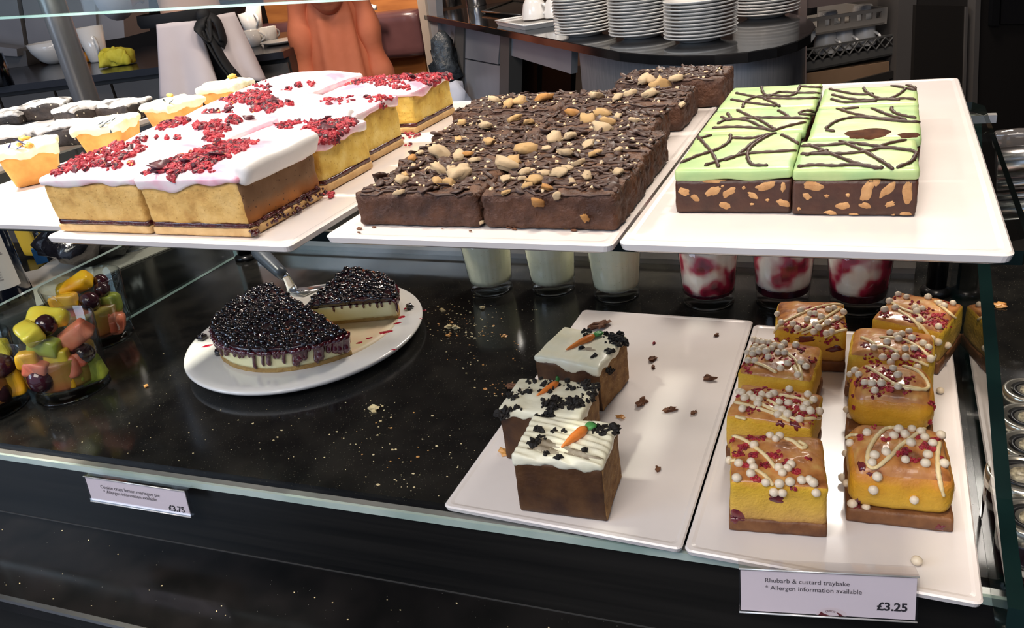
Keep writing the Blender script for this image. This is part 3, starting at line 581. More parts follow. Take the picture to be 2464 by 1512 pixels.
carrotcakeslice('middle carrot cake slice, its icing thickly covered in black cookie crumbs', -0.568, 1.262, 0.170, 0.125, 0.0505, 2, 12, ((590, 498), (715, 430), 0.0032), (762, 395),
    [(740, 385, 140, 60), (900, 430, 70, 34), (680, 545, 70, 34), (810, 540, 60, 30), (385, 600, 50, 22), (450, 500, 40, 10), (520, 470, 50, 10), (560, 400, 40, 8), (900, 500, 50, 14), (640, 460, 40, 4), (640, 620, 60, 18), (470, 570, 40, 8)])
carrotcakeslice('rear carrot cake slice with the cleanest cream icing, crumbs at its far right corner', -0.575, 1.487, 0.160, 0.148, 0.0475, -8, 13, ((762, 230), (925, 158), 0.0037), (975, 135),
    [(1060, 160, 80, 44), (880, 125, 28, 9), (1015, 122, 28, 9), (850, 215, 12, 4), (925, 262, 14, 5), (1018, 345, 26, 12), (1010, 235, 24, 6), (1100, 190, 40, 14)], None, ((890, 222, 14, 5, 0.1),))
def crumbthing(px, py, r, mat, label, z=0.0118, group='crumbs on the white trays'):
    p = P(px, py, z); o = MB().ball((0, 0, 0), r, (1.5, 0.9, 0.55), 10, 1.2, px).build('cake_crumb', mat, None, False); o.location = p + Vector((0, 0, r * 0.35)); o.rotation_euler[2] = rr(0, 3)
    tag(o, label, 'crumb', group)
for i, (x, y, r, l) in enumerate([(1600, 395, 0.0045, 'brown cake crumb nearest the right edge of the carrot cake tray'), (1205, 545, 0.0052, 'largest flat brown crumb right of the middle carrot cake'), (1375, 580, 0.0042, 'jagged brown crumb between two smaller crumbs mid tray'), (1510, 597, 0.0028, 'small brown crumb right of the jagged one mid tray'), (1268, 283, 0.0040, 'brown crumb just right of the rear carrot cake'), (1272, 330, 0.0022, 'small dark crumb below the crumb beside the rear carrot cake'), (960, 92, 0.0080, 'orange brown cake piece behind the rear carrot cake'), (1645, 142, 0.0024, 'thin dark crumb near the far right corner of the carrot cake tray'), (1300, 930, 0.0026, 'brown crumb on the bare tray right of the front carrot cake'), (1085, 622, 0.0028, 'orange crumb beside the middle carrot cake'), (1278, 188, 0.0018, 'tiny red crumb near the back of the carrot cake tray'), (398, 832, 0.0042, 'orange crumb at the left foot of the middle carrot cake')]):
    crumbthing(*c4(x, y), r, crumbB if i not in (9, 10, 11) else (nutC if i != 10 else rasp), l)
o = MB().ball((0, 0, 0), 0.0045, (1.9, 0.9, 0.4), 10, 1.2, 5).build('cake_crumb', crumbB, None, False); o.location = P(1235, 930, 0.002); tag(o, 'flat orange brown crumb on the granite left of the carrot cakes', 'crumb', 'crumbs on the granite')
o = MB().ball((0, 0, 0), 0.0040, (1, 1, 0.85), 12, 0.1, 5).build('chocolate_pearl', pearl, None); o.location = P(*c5(1328, 1468), 0.0150); tag(o, 'stray white pearl alone at the front of the right tray', 'sweet', 'stray pearls on the right tray')
for (x, y, l) in ((1507, 1082, 'stray white pearl touching the right side of the front right traybake'), (1452, 570, 'stray white pearl right of the second traybake in the right row')):
    o = MB().ball((0, 0, 0), 0.0036, (1, 1, 0.85), 12, 0.1, 5).build('chocolate_pearl', pearl, None); o.location = P(*c5(x, y), 0.0146); tag(o, l, 'sweet', 'stray pearls on the right tray')

# ------------------------------------------------------------------ mint green slices, upper right tray
def mintslice(label, x0, x1, y0, y1, seed, lines, chunks=(), rz=0, patches=(), h=0.0275):
    t = T('mint_slice', label, 'cake slice', ((x0 + x1) / 2 * K, (y0 + y1) / 2 * K, TZ + 0.0001), math.radians(rz), 'mint topped slices on the right shelf tray')
    w, d = (x1 - x0) * K, (y1 - y0) * K
    b0 = MB().rbox(w, d, 0, 0.0208, (34, 26, 8), 0.0012, 0, 0.0006, 90, seed, fine=0.0002); b0.build('chocolate_layer', tiffin, t)
    dr = lambda x, y: 0.0016 * (0.3 + 1.3 * noise.noise(Vector((x * 45 + seed, y * 45, seed * 2.2))))
    b1 = MB().rbox(w * 1.008, d * 1.008, 0.0205, h, (38, 30, 6), 0.0024, 0.0004, 0.0005, 55, seed, drip=dr); b1.build('mint_topping', mint, t); B = bvh(b1)
    B0 = bvh(b0, b1)
    for (cx, cy, rx, ry, a) in chunks: patch(t, bvh(b0), *c8(cx, cy + 6), rx / 2.556 * .9, ry / 2.556 * .85, a, biscuit, 'biscuit_piece', 0.0005, 9, 0.4, cx, label='pale biscuit piece showing in the cut face')
    for (cx, cy, rx, ry, a) in patches: patch(t, B0, *c8(cx, cy), rx / 2.556, ry / 2.556, a, baretiffin, 'bare_patch', 0.0004, 12, 0.5, cx, label='bare chocolate patch where the topping broke away')
    for q in lines: drizzle(t, B, [c8(*p) for p in q], 0.00125, choco, wig=0.22, flat=0.9)
    return t, B
mintslice('mint slice at the front left, darker green shading at its far edge', -0.247, -0.0965, 1.046, 1.228, 21,
    [[(350, 548), (450, 505), (560, 470), (640, 425), (660, 385), (640, 362), (570, 350), (500, 365)], [(460, 385), (500, 430), (545, 485), (575, 545), (585, 572)], [(455, 400), (560, 370), (650, 350), (760, 350)], [(665, 392), (780, 395), (880, 375), (990, 350)], [(500, 562), (620, 525), (760, 490), (900, 480), (1060, 470)], [(955, 352), (880, 385), (800, 435), (765, 480), (770, 530), (800, 560), (890, 562)], [(620, 530), (700, 500), (800, 420), (870, 380)], [(970, 372), (1030, 400), (1075, 430)]],
    [(555, 635, 85, 30, 0.05), (550, 712, 60, 26, -0.5), (650, 718, 55, 24, -0.6), (872, 680, 66, 28, -0.3), (797, 738, 40, 18, 0.5), (622, 795, 42, 24, 0.4), (985, 785, 46, 24, 0.3), (375, 715, 40, 26, 0.3), (440, 752, 30, 22, 0.6), (982, 685, 18, 34, 0.1), (740, 690, 14, 12, 0), (680, 630, 16, 12, 0), (790, 790, 16, 10, 0), (885, 765, 14, 10, 0), (610, 680, 12, 9, 0)], 1.5)
mintslice('mint slice at the front right, long biscuit pieces showing in its cut face', -0.0935, 0.0515, 1.043, 1.178, 22,
    [[(1095, 442), (1250, 438), (1420, 425), (1560, 445), (1640, 425), (1740, 405)], [(1090, 492), (1200, 490), (1350, 490), (1500, 475), (1600, 455), (1770, 470)], [(1300, 400), (1400, 440), (1480, 475), (1600, 545), (1660, 585)], [(1130, 432), (1250, 480), (1350, 520), (1450, 555), (1560, 575)], [(1070, 570), (1180, 560), (1300, 565), (1420, 558), (1550, 575), (1600, 572)], [(1440, 430), (1600, 450), (1780, 475), (1790, 510), (1760, 545), (1680, 575)], [(1120, 500), (1200, 480), (1260, 470)]],
    [(1172, 678, 72, 32, 0.05), (1500, 705, 36, 90, 0.45), (1560, 640, 28, 50, 0.3), (1628, 700, 26, 80, 0.85), (1748, 720, 34, 80, 0.05), (1345, 800, 50, 26, -0.2), (1490, 800, 40, 20, 0.2), (1640, 790, 40, 18, -0.4), (1130, 740, 34, 20, 0.5), (1275, 845, 44, 16, 0.1), (1735, 855, 40, 18, 0), (1420, 855, 30, 14, 0), (1250, 740, 16, 12, 0), (1080, 820, 14, 12, 0), (1380, 735, 14, 14, 0), (1660, 860, 16, 12, 0)], 0.6)
mintslice('mint slice in the middle of the left row, crowded with crossing chocolate lines', -0.250, -0.095, 1.238, 1.382, 23,
    [[(580, 305), (640, 280), (760, 285), (860, 330), (920, 345), (1010, 320), (1120, 295)], [(545, 332), (680, 325), (800, 330), (900, 342)], [(600, 262), (660, 280), (640, 240), (660, 270)], [(620, 285), (760, 270), (900, 268), (1060, 270), (1170, 275)], [(690, 215), (760, 250), (850, 290), (900, 320), (940, 345)], [(1080, 240), (1120, 225), (1200, 232), (1140, 248), (1080, 245)], [(950, 222), (1000, 250), (1020, 268)]], (), 0)
mintslice('mint slice in the middle of the right row, bare brown patch in its front edge', -0.087, 0.0575, 1.190, 1.372, 24,
    [[(1245, 335), (1290, 300), (1360, 275), (1450, 265), (1560, 275), (1700, 290), (1820, 295)], [(1260, 195), (1340, 220), (1420, 245), (1560, 270), (1700, 280)], [(1340, 215), (1450, 205), (1560, 190), (1620, 175)], [(1450, 180), (1540, 215), (1640, 255), (1740, 280)], [(1700, 180), (1650, 205), (1665, 235), (1720, 255), (1800, 270)], [(1245, 345), (1300, 352)], [(1385, 185), (1375, 210)]], (), 0, ((1505, 360, 120, 34, -0.05), (1760, 372, 70, 16, 0)))
mintslice('mint slice at the back of the left row, few lines and a wide curl', -0.249, -0.092, 1.392, 1.565, 25,
    [[(690, 115), (760, 130), (860, 145), (960, 150), (1080, 150), (1200, 145)], [(850, 75), (860, 115), (900, 135), (960, 110), (1060, 115), (1210, 115)], [(735, 205), (745, 175), (800, 145), (900, 130), (1000, 135), (1060, 120), (1085, 75)], [(660, 155), (740, 170), (850, 185), (940, 195)], [(860, 150), (920, 175), (965, 200)], [(1080, 72), (1140, 78), (1215, 82)]], (), 0)
mintslice('mint slice at the back of the right row, long curved lines over a greyer top', -0.086, 0.058, 1.382, 1.520, 26,
    [[(1265, 90), (1350, 110), (1450, 125), (1540, 120)], [(1475, 72), (1490, 105), (1560, 145), (1640, 155), (1740, 150), (1840, 165)], [(1740, 85), (1700, 120), (1640, 150), (1580, 155)], [(1280, 125), (1380, 150), (1500, 160), (1600, 155), (1700, 160)], [(1275, 152), (1350, 172), (1450, 170), (1560, 165)], [(1590, 65), (1680, 75), (1800, 100)], [(1710, 60), (1770, 75), (1800, 90)]], (), 0)
# ------------------------------------------------------------------ brownies, upper middle tray
brn = []
def brownie_(label, x0, x1, y0, y1, seed, rz=0, h=0.0232):
    t = T('nut_brownie', label, 'brownie', ((x0 + x1) / 2 * K, (y0 + y1) / 2 * K, TZ + 0.0001), math.radians(rz), 'nutty brownies on the middle shelf tray')
    w, d = (x1 - x0) * K, (y1 - y0) * K
    b0 = MB().rbox(w, d, 0, h, (60, 46, 12), 0.0035, 0.0008, 0.0014, 150, seed, fine=0.0011, mats=(1, 1, 1, 0, 0, 0)); b0.build('brownie_sponge', [brownie, browncut], t)
    B = bvh(b0); m = MB(); sl = rr(0.12, 0.3)
    for k in range(13):
        y = -d / 2 + d * (k + 0.5) / 13 + rr(-.0015, .0015); q = []; x = -w / 2 + rr(0.001, 0.012); xe = w / 2 - rr(0.001, 0.012)
        while x < xe:
            p, nr = drop(B, x, max(-d / 2 + .001, min(d / 2 - .001, y + sl * x * (1 if k % 3 else -0.6) + 0.0016 * math.sin(x * 260 + k))))
            if p is not None: q.append(p + Vector((0, 0, 0.0005)))
            x += 0.0022
        if len(q) > 3: m.tube(q, [0.0015 * (0.55 + 0.4 * abs(math.sin(i * 0.37 + k * 2))) for i in range(len(q))], 6, flat=0.65)
    # broken chocolate flakes standing on the top
    for _ in range(75):
        p, nr = drop(B, rr(-.48, .48) * w, rr(-.48, .48) * d)
        if p is not None: m.ball(p + Vector((0, 0, 0.0008)), rr(0.0016, 0.0052), (rr(.8, 1.3), rr(.6, 1.1), 0.25), 7, 1.2, rr(0, 99), 0, rot(rr(-.6, .6), rr(-.6, .6), rr(0, 6)).to_3x3())
    m.build('chocolate_drizzle', choco, t, True, kind='stuff')
    brn.append((t, B)); stuffbits(t, 'nut_crumbs', nutB, [q for q in (drop(B, rr(-.45, .45) * w, rr(-.45, .45) * d) for _ in range(60)) if q[0] is not None], 0.0006, 0.0019, 0.7)
def row(k, where, cols, y0, y1, seed, **kw):
    for i, (a, b_, nm) in enumerate(cols): brownie_('nut brownie, %s' % nm, a, b_, y0, y1, seed + i, **kw)
row(1, '', [(-0.716, -0.509, 'front left square of the tray'), (-0.503, -0.305, 'front right square of the tray')], 0.968, 1.128, 31)
row(2, '', [(-0.738, -0.522, 'second row from the front, left square'), (-0.516, -0.311, 'second row from the front, right square')], 1.134, 1.296, 33)
row(3, '', [(-0.762, -0.548, 'third row from the front, left square'), (-0.542, -0.344, 'third row from the front, right square')], 1.302, 1.455, 35)
row(4, '', [(-0.812, -0.578, 'fourth row from the front, left square'), (-0.572, -0.330, 'fourth row from the front, right square with crumbly side')], 1.488, 1.645, 37)
row(5, '', [(-0.515, -0.287, 'the single square at the very back')], 1.675, 1.815, 39, h=0.026)
for (x, y, s, ty) in [(1010, 165, 44, 1), (1095, 190, 45, 0), (1160, 178, 52, 0), (1310, 160, 60, 2), (820, 305, 45, 0), (960, 330, 55, 1), (1130, 285, 52, 0), (1215, 300, 44, 0), (1475, 250, 58, 2), (1570, 285, 60, 0), (1660, 250, 56, 0), (1650, 340, 68, 0), (1690, 300, 52, 0), (1740, 265, 34, 1), (795, 405, 38, 0), (980, 420, 50, 0), (690, 485, 72, 1), (570, 480, 28, 1), (525, 510, 34, 2), (800, 500, 52, 2), (860, 490, 38, 2), (900, 525, 38, 0), (1210, 470, 76, 0), (1320, 455, 34, 1), (1365, 400, 62, 1), (1430, 485, 56, 0), (1460, 385, 52, 1), (1570, 435, 45, 1), (1605, 490, 46, 0), (1745, 465, 38, 1), (1095, 575, 96, 1), (1120, 545, 60, 0), (1190, 595, 44, 1), (1175, 635, 38, 1), (1080, 640, 44, 1), (1295, 610, 46, 0), (1250, 650, 56, 0), (1205, 680, 44, 0), (1325, 690, 40, 2), (1400, 605, 62, 1), (1440, 575, 38, 1), (1515, 545, 46, 1), (1560, 620, 44, 1), (1470, 650, 30, 2), (1745, 595, 44, 1), (680, 585, 60, 1), (625, 575, 28, 1), (530, 560, 24, 0), (460, 640, 50, 1), (480, 610, 32, 0), (815, 610, 84, 0), (760, 590, 48, 1), (680, 655, 44, 0), (745, 655, 38, 0), (455, 715, 38, 1), (1080, 715, 32, 0), (1265, 745, 50, 2), (1385, 715, 34, 2), (1610, 150, 56, 1), (1740, 155, 44, 1), (1820, 130, 46, 2), (1930, 140, 62, 1), (1985, 70, 74, 0), (1900, 45, 52, 1), (2090, 40, 44, 2), (1550, 845, 36, 2), (925, 870, 18, 1), (1840, 290, 40, 1), (2120, 190, 26, 1), (1930, 45, 40, 1)]:
    best = None; px, py = c7(x, y)
    for (t, B) in brn:
        p, nr = hit(t, B, px, py)
        if p is not None:
            dd = (t.M @ p - O).length
            if best is None or dd < best[0]: best = (dd, t, p, nr)
    if best:
        dd, t, p, nr = best; r = s / 2.464 * dd * 0.93 / F / 2 * 1.75
        me = nuts[random.randrange(4) * 3 + (ty if random.random() < 0.85 else 1)]; nr = (nr * 0.35 + Vector((0, 0, 1))).normalized() if nr.z > 0.2 else nr
        place('nut_piece', me, t, Matrix.Translation(p + nr * (r * 0.35 + 0.001)) @ upto(nr) @ rot(rr(-.45, .45), rr(-.45, .45), rr(0, 6)) @ Matrix.Scale(r, 4))
p = P(*c7(1440, 905), TZ); o = MB().ball((0, 0, 0), 0.0042, (1.5, 0.8, 0.7), 12, 1.0, 4).build('nut_piece', nutC, None); o.location = p + Vector((0, 0, 0.002)); tag(o, 'caramelised nut fallen on the tray in front of the brownies', 'nut')
m = MB()
for (x, y) in ((1125, 918), (1095, 910), (210, 915), (208, 938), (868, 930), (1480, 925), (295, 905), (700, 915), (1100, 908)):
    p = P(*c7(x, y), TZ); m.ball(p + Vector((0, 0, 0.0004)), rr(0.0007, 0.0016), (1.6, 0.8, 0.5), 6, 0.9, x)
tag(m.build('brownie_crumbs', crumbB, None, False), 'dark brownie crumbs along the front of the brownie tray', 'crumbs', kind='stuff')
# ------------------------------------------------------------------ pink iced slices, upper left tray
def pinkslice(label, x0, x1, y0, y1, seed, conv, cl, top=0.036, dome=0.004, ice=0.005, rz=0, sidem=None, petals=(), yellow=False, dripk=1.0, extra=None):
    t = T('pink_iced_slice', label, 'cake slice', ((x0 + x1) / 2 * K, (y0 + y1) / 2 * K, TZ + 0.0001), math.radians(rz), 'pink iced slices on the left shelf tray')
    w, d = (x1 - x0) * K, (y1 - y0) * K; sp = spongeY if yellow else sponge
    b0 = MB().rbox(w, d, 0, 0.0062, (30, 26, 4), 0.0012, 0, 0.0006, 120, seed, fine=0.0003); b0.build('pastry_base', pastry, t)
    b1 = MB().rbox(w * 0.985, d * 0.985, 0.0058, 0.0100, (30, 26, 4), 0.001, 0, 0.0006, 110, seed + 3); b1.build('jam_layer', jam, t)
    b2 = MB().rbox(w * 0.99, d * 0.99, 0.0092, top, (36, 32, 14), 0.002, dome * 0.6, 0.0014, 75, seed, fine=0.0004, mats=(0, 1, 0, 0, 0, 0)); b2.build('almond_sponge', [sp, sidem or sp], t)
    dr = lambda x, y: 0.0058 * dripk * max(-0.1, 0.28 + noise.noise(Vector((x * 42 + seed, y * 42, seed * 1.3))))
    b3 = MB().rbox(w * 1.045, d * 1.045, top - 0.0008, top + ice, (40, 36, 6), 0.0045, dome, 0.0011, 45, seed, drip=dr, fine=0.0003); b3.build('pink_icing', pinkice, t)
    B = bvh(b2, b3)
    st = clusterpts(t, B, conv, [(a, b, c * 1.25, d) for a, b, c, d in cl], 2.3); stuffbits(t, 'raspberry_bits', rasp, st[::1], 0.0011, 0.0027, 0.6); stuffbits(t, 'dark_raspberry_bits', raspD, [q for q in st if random.random() < 0.12], 0.0018, 0.0034, 0.45)
    stuffbits(t, 'orange_bits', orangebit, [q for q in st if random.random() < 0.05], 0.0011, 0.002, 0.6)
    for (x, y, r) in petals:
        p, nr = hit(t, B, *conv(x, y))
        if p is not None:
            MB().ball((0, 0, 0), r, (1.2, 0.9, 0.3), 14, 1.0, x).build('dried_petal', raspD, t, True, Matrix.Translation(p + nr * r * 0.3) @ rot(rr(.2, .7), rr(-.3, .3), rr(0, 6)), label='large dark dried petal')
    return t, B
pinkslice('pink iced slice at the front left, raspberry bits gathered on its left side', -1.306, -1.088, 0.905, 1.100, 41, c6, [(120, 650, 45, 12), (220, 610, 70, 26), (310, 590, 80, 26), (340, 530, 50, 14), (430, 590, 45, 12), (520, 600, 60, 16), (560, 530, 60, 12), (440, 540, 50, 10), (560, 470, 60, 12), (640, 490, 90, 14), (730, 490, 40, 8), (720, 410, 60, 12), (640, 540, 40, 5), (450, 500, 30, 4), (660, 600, 15, 3)], top=0.0395, dome=0.0100, ice=0.006, petals=((270, 555, 0.003),))
t, B = pinkslice('pink iced slice at the front right, thick white icing edge over a brown side', -1.080, -0.874, 0.905, 1.098, 42, c6, [(880, 620, 60, 12), (990, 620, 80, 22), (1060, 590, 80, 26), (1130, 560, 100, 34), (1230, 520, 100, 38), (1330, 490, 100, 38), (1420, 460, 90, 34), (1480, 420, 80, 26), (1560, 390, 90, 26), (1640, 350, 80, 22), (1160, 620, 60, 14), (980, 710, 20, 3), (790, 670, 20, 4), (1240, 570, 70, 16), (1250, 640, 30, 4)], top=0.0400, dome=0.0080, ice=0.005, sidem=spongeB, petals=((900, 635, 0.0065), (1300, 545, 0.005), (1560, 400, 0.0045), (1085, 590, 0.004)))
w_, d_ = 0.206 * K, 0.193 * K
MB().rbox(0.016, d_ * 1.0, -0.0085, 0.0100, (10, 26, 8), 0.0055, 0, 0.0012, 40, 5).build('icing_edge', whiteice, t, True, Matrix.Translation((w_ / 2 + 0.0010, 0.001, 0.0455)) @ rot(0, math.radians(24), 0), label='thick plain white icing along the right edge')
m = MB()
for i in range(60): m.ball((w_ / 2 + rr(-.002, .004), rr(-.5, .5) * d_, rr(0.001, 0.010)), rr(0.0009, 0.0022), (1, 1, 0.8), 6, 0.8, i)
m.build('sticky_jam_drips', jam, t, True, kind='stuff')
pinkslice('pink iced slice behind the front left one, bright white with scattered red bits', -1.33, -1.09, 1.112, 1.288, 43, cA, [(60, 1000, 60, 10), (250, 990, 20, 2), (390, 1010, 20, 2), (540, 995, 30, 4), (460, 1080, 25, 3), (330, 850, 60, 12), (480, 800, 80, 20), (620, 770, 60, 12), (820, 840, 60, 14), (940, 850, 60, 14), (1060, 800, 60, 14), (960, 920, 60, 12), (1150, 880, 60, 12), (1000, 980, 90, 20), (1270, 760, 80, 20)], top=0.041, dome=0.011, ice=0.006, petals=((1460, 740, 0.004),))
pinkslice('second pink iced slice from the front in the right row, dense red bits', -1.083, -0.882, 1.122, 1.276, 44, cB, [(430, 760, 90, 30), (560, 800, 100, 34), (640, 850, 70, 22), (520, 850, 50, 12), (700, 700, 120, 40), (600, 620, 130, 36), (800, 640, 90, 22), (850, 600, 80, 14), (450, 640, 90, 20), (250, 620, 90, 24), (120, 680, 80, 20), (740, 840, 20, 3), (400, 870, 50, 12)], top=0.0375, dome=0.004, ice=0.0045, yellow=True, petals=((590, 750, 0.005), (570, 640, 0.0045)), dripk=1.3)
pinkslice('third pink iced slice from the front, left row, red bits all over', -1.362, -1.105, 1.300, 1.475, 45, cA, [(1100, 400, 60, 14), (1200, 430, 120, 28), (1350, 420, 120, 30), (1480, 470, 120, 40), (1640, 400, 90, 20), (1680, 520, 120, 34), (1800, 560, 90, 26), (1560, 620, 50, 10), (1250, 530, 40, 8), (970, 500, 30, 5), (1750, 620, 60, 14), (960, 680, 80, 12), (1130, 700, 120, 20), (1200, 600, 20, 3), (2000, 540, 40, 6)], top=0.042, dome=0.012, ice=0.006, petals=((1820, 530, 0.0045), (1200, 660, 0.0035)))
t, B = pinkslice('third pink iced slice from the front, right row, thick cream icing edge', -1.098, -0.908, 1.288, 1.442, 46, cB, [(600, 395, 100, 14), (750, 395, 100, 14), (1080, 385, 80, 10), (1180, 400, 40, 5), (1270, 405, 20, 3), (1200, 480, 30, 4)], top=0.0420, dome=0.003, ice=0.005, yellow=True)
MB().rbox(0.175 * K, 0.011, -0.006, 0.0065, (26, 8, 6), 0.004, 0, 0.001, 50, 6).build('icing_edge', whiteice, t, True, Matrix.Translation((0, -0.0345, 0.0445)) @ rot(math.radians(-20), 0, 0), label='thick cream white icing edge')
pinkslice('pink iced slice at the back left, smooth with few red bits', -1.42, -1.176, 1.525, 1.725, 47, cA, [(1450, 265, 20, 3), (1400, 310, 30, 3), (1690, 320, 40, 4), (1930, 400, 40, 6), (2000, 360, 30, 5), (2130, 300, 40, 5), (2290, 285, 40, 5), (1620, 280, 80, 5)], top=0.043, dome=0.010, ice=0.006)
pinkslice('pink iced slice at the back right, broken icing corner above yellow sponge', -1.168, -0.928, 1.535, 1.725, 48, cB, [(540, 130, 80, 16), (650, 130, 80, 18), (800, 120, 90, 20), (950, 160, 90, 34), (1090, 160, 110, 44), (1250, 150, 110, 40), (1400, 140, 100, 26), (1540, 140, 100, 26), (1700, 110, 110, 40), (1720, 180, 100, 36), (1850, 150, 60, 14), (1930, 160, 40, 12), (1170, 225, 60, 14), (1350, 245, 70, 14), (500, 210, 60, 12), (400, 235, 40, 5), (260, 250, 30, 3), (800, 200, 80, 16), (940, 210, 60, 14), (1460, 285, 40, 5), (590, 250, 40, 6), (130, 320, 60, 6)], top=0.0365, dome=0.006, ice=0.005, yellow=True, petals=((1530, 175, 0.006), (630, 140, 0.004)), dripk=1.5)
stuff = MB()
for (x, y, n_) in ((792, 472, 14), (985, 322, 16), (960, 335, 10), (1000, 330, 6), (975, 350, 4)):
    for _ in range(n_):
        p = P(x + rr(-14, 14), y + rr(-6, 6), TZ); stuff.ball(p + Vector((0, 0, 0.0008)), rr(0.0009, 0.0018), (1.3, 0.9, 0.7), 6, 0.9, rr(0, 99))
tag(stuff.build('raspberry_bits', rasp, None, False), 'dried raspberry bits fallen beside the pink iced slices', 'crumbs', kind='stuff')

# ------------------------------------------------------------------ round plate with the blueberry cheesecake
pc = Vector((-1.472 * K, 1.628 * K, 0.0004))
def lathe_obj(name, prof, mat, loc, n=48, parent=None, wob=None, kind=None):
    o = MB().lathe(prof, n, wob=wob).build(name, mat, parent); o.location = loc; return o
R0 = 0.342 * K
o = lathe_obj('round_plate', [(0.0, 0.004), (R0 * 0.80, 0.004), (R0 * 0.83, 0.0), (R0 * 0.86, 0.0), (R0 * 0.985, 0.010), (R0, 0.0135), (R0 * 0.995, 0.0155), (R0 * 0.975, 0.016), (R0 * 0.90, 0.0152), (0.0, 0.0152)], china, pc, 72)
tag(o, 'large round white plate holding the cut blueberry cheesecake', 'plate')
cc = Vector((-1.470 * K, 1.650 * K, 0.0153)); RC = 0.262 * K
def wedge(mb, r, z0, z1, a0, a1, amp=0.0006, n=48, seed=0, nr=14, nz=6, drop_=0):
    # sector of a disc, closed, lightly roughened
    vs = []; fs = []; idx = {}
    def vid(i, j, k):
        if (i, j, k) in idx: return idx[i, j, k]
        a = a0 + (a1 - a0) * j / n; q = r * i / nr; z = z0 + (z1 - z0) * k / nz
        p = Vector((q * math.cos(a), q * math.sin(a), z)); nv = noise.noise_vector(p * 120 + Vector((seed, 0, 0))) * amp
        if i == 0: idx[i, j, k] = vid(0, 0, k) if j else len(vs)
        else: idx[i, j, k] = len(vs)
        if not (i == 0 and j): vs.append(p + nv)
        return idx[i, j, k]
    def q(*c):
        ids = []
        for x in c:
            v = vid(*x)
            if v not in ids: ids.append(v)
        if len(ids) > 2: fs.append(tuple(ids))
    for i in range(nr):
        for j in range(n):
            q((i, j, nz), (i + 1, j, nz), (i + 1, j + 1, nz), (i, j + 1, nz)); q((i, j, 0), (i, j + 1, 0), (i + 1, j + 1, 0), (i + 1, j, 0))
    for k in range(nz):
        for j in range(n): q((nr, j, k), (nr, j + 1, k), (nr, j + 1, k + 1), (nr, j, k + 1))
        for i in range(nr): q((i, 0, k), (i + 1, 0, k), (i + 1, 0, k + 1), (i, 0, k + 1)); q((i, n, k), (i, n, k + 1), (i + 1, n, k + 1), (i + 1, n, k))
    mb.add(vs, fs); return mb
bm_ = [smooth_mesh('blueberry', lambda m, s=s: m.ball((0, 0, 0), 0.0050, (1, 1, 0.82), 12, 0.45, s * 7), berry) for s in range(4)]
def cheesecake(label, a0, a1, nb, off=(0, 0), drips=()):
    t = T('blueberry_cheesecake', label, 'cheesecake', (cc.x + off[0], cc.y + off[1], cc.z), 0, 'blueberry cheesecake pieces on the round plate')
    a0, a1 = math.radians(a0), math.radians(a1)
    wedge(MB(), RC, 0, 0.0055, a0, a1, 0.0010, 60, 3).build('biscuit_base', bbase, t, True)
    wedge(MB(), RC * 0.99, 0.005, 0.026, a0, a1, 0.0004, 60, 5).build('cream_layer', cheese, t, True)
    wedge(MB(), RC * 1.005, 0.0255, 0.0325, a0, a1, 0.0016, 70, 9, 20, 3).build('glaze_layer', glaze, t, True)
    m = MB(); n = int((a1 - a0) * 15)
    for i in range(n):
        a = a0 + (a1 - a0) * (i + 0.5) / n + rr(-.03, .03); L = rr(0.006, 0.024) * (1 if random.random() < .7 else 0.5); r = rr(0.0016, 0.0032); q = RC * 1.006
        if a0 < math.radians(310) < a1 and a > math.radians(298): r *= 1.9; L = rr(0.014, 0.024)
        m.tube([(q * math.cos(a + 0.01 * math.sin(k)), q * math.sin(a + 0.01 * math.sin(k)), 0.029 - L * k / 6) for k in range(7)], [r * 1.5, r * 1.15, r, r * 0.95, r * 0.95, r * 1.05, r * 0.55], 8)
    for k in range(int(n * 1.2)):
        a = a0 + (a1 - a0) * k / (n * 1.2); m.ball((RC * 1.0 * math.cos(a), RC * math.sin(a), 0.0265), rr(0.003, 0.0045), (1, 1, 1), 8, 0.3, k)
    for (aa, q0, q1) in ((a0, 0.3, 0.98), (a1, 0.15, 0.98)):
        for k in range(9):
            q = RC * (q0 + (q1 - q0) * (k + rr(0, .6)) / 9); L = rr(0.003, 0.009); r = rr(0.0009, 0.002)
            m.tube([(q * math.cos(aa), q * math.sin(aa), 0.0265 - L * j / 4) for j in range(5)], [r * 1.4, r, r, r, r * .5], 6)
    m.build('glaze_drips', redglaze, t, True, kind='stuff')
    pts = []; tries = 0
    while len(pts) < nb and tries < 20000:
        tries += 1; a = rr(a0 + 0.02, a1 - 0.02); q = RC * math.sqrt(rr(0, 1)) * 1.0; x, y = q * math.cos(a), q * math.sin(a)
        if all((x - u) ** 2 + (y - v) ** 2 > 0.0067 ** 2 for u, v, _ in pts): pts.append((x, y, 0))
    for x, y, _ in pts:
        s = rr(0.8, 1.1); place('blueberry', random.choice(bm_), t, Matrix.Translation((x, y, 0.0318 + rr(-.001, .0012))) @ rot(rr(-.6, .6), rr(-.6, .6), rr(0, 6)) @ Matrix.Scale(s, 4))
    return t, a0, a1
cheesecake('larger half round piece of cheesecake, blueberry topping dripping down its curved front', 150, 331, 235)
cheesecake('smaller cheesecake wedge at the back, pale cut face turned to the front', 20, 98, 105)
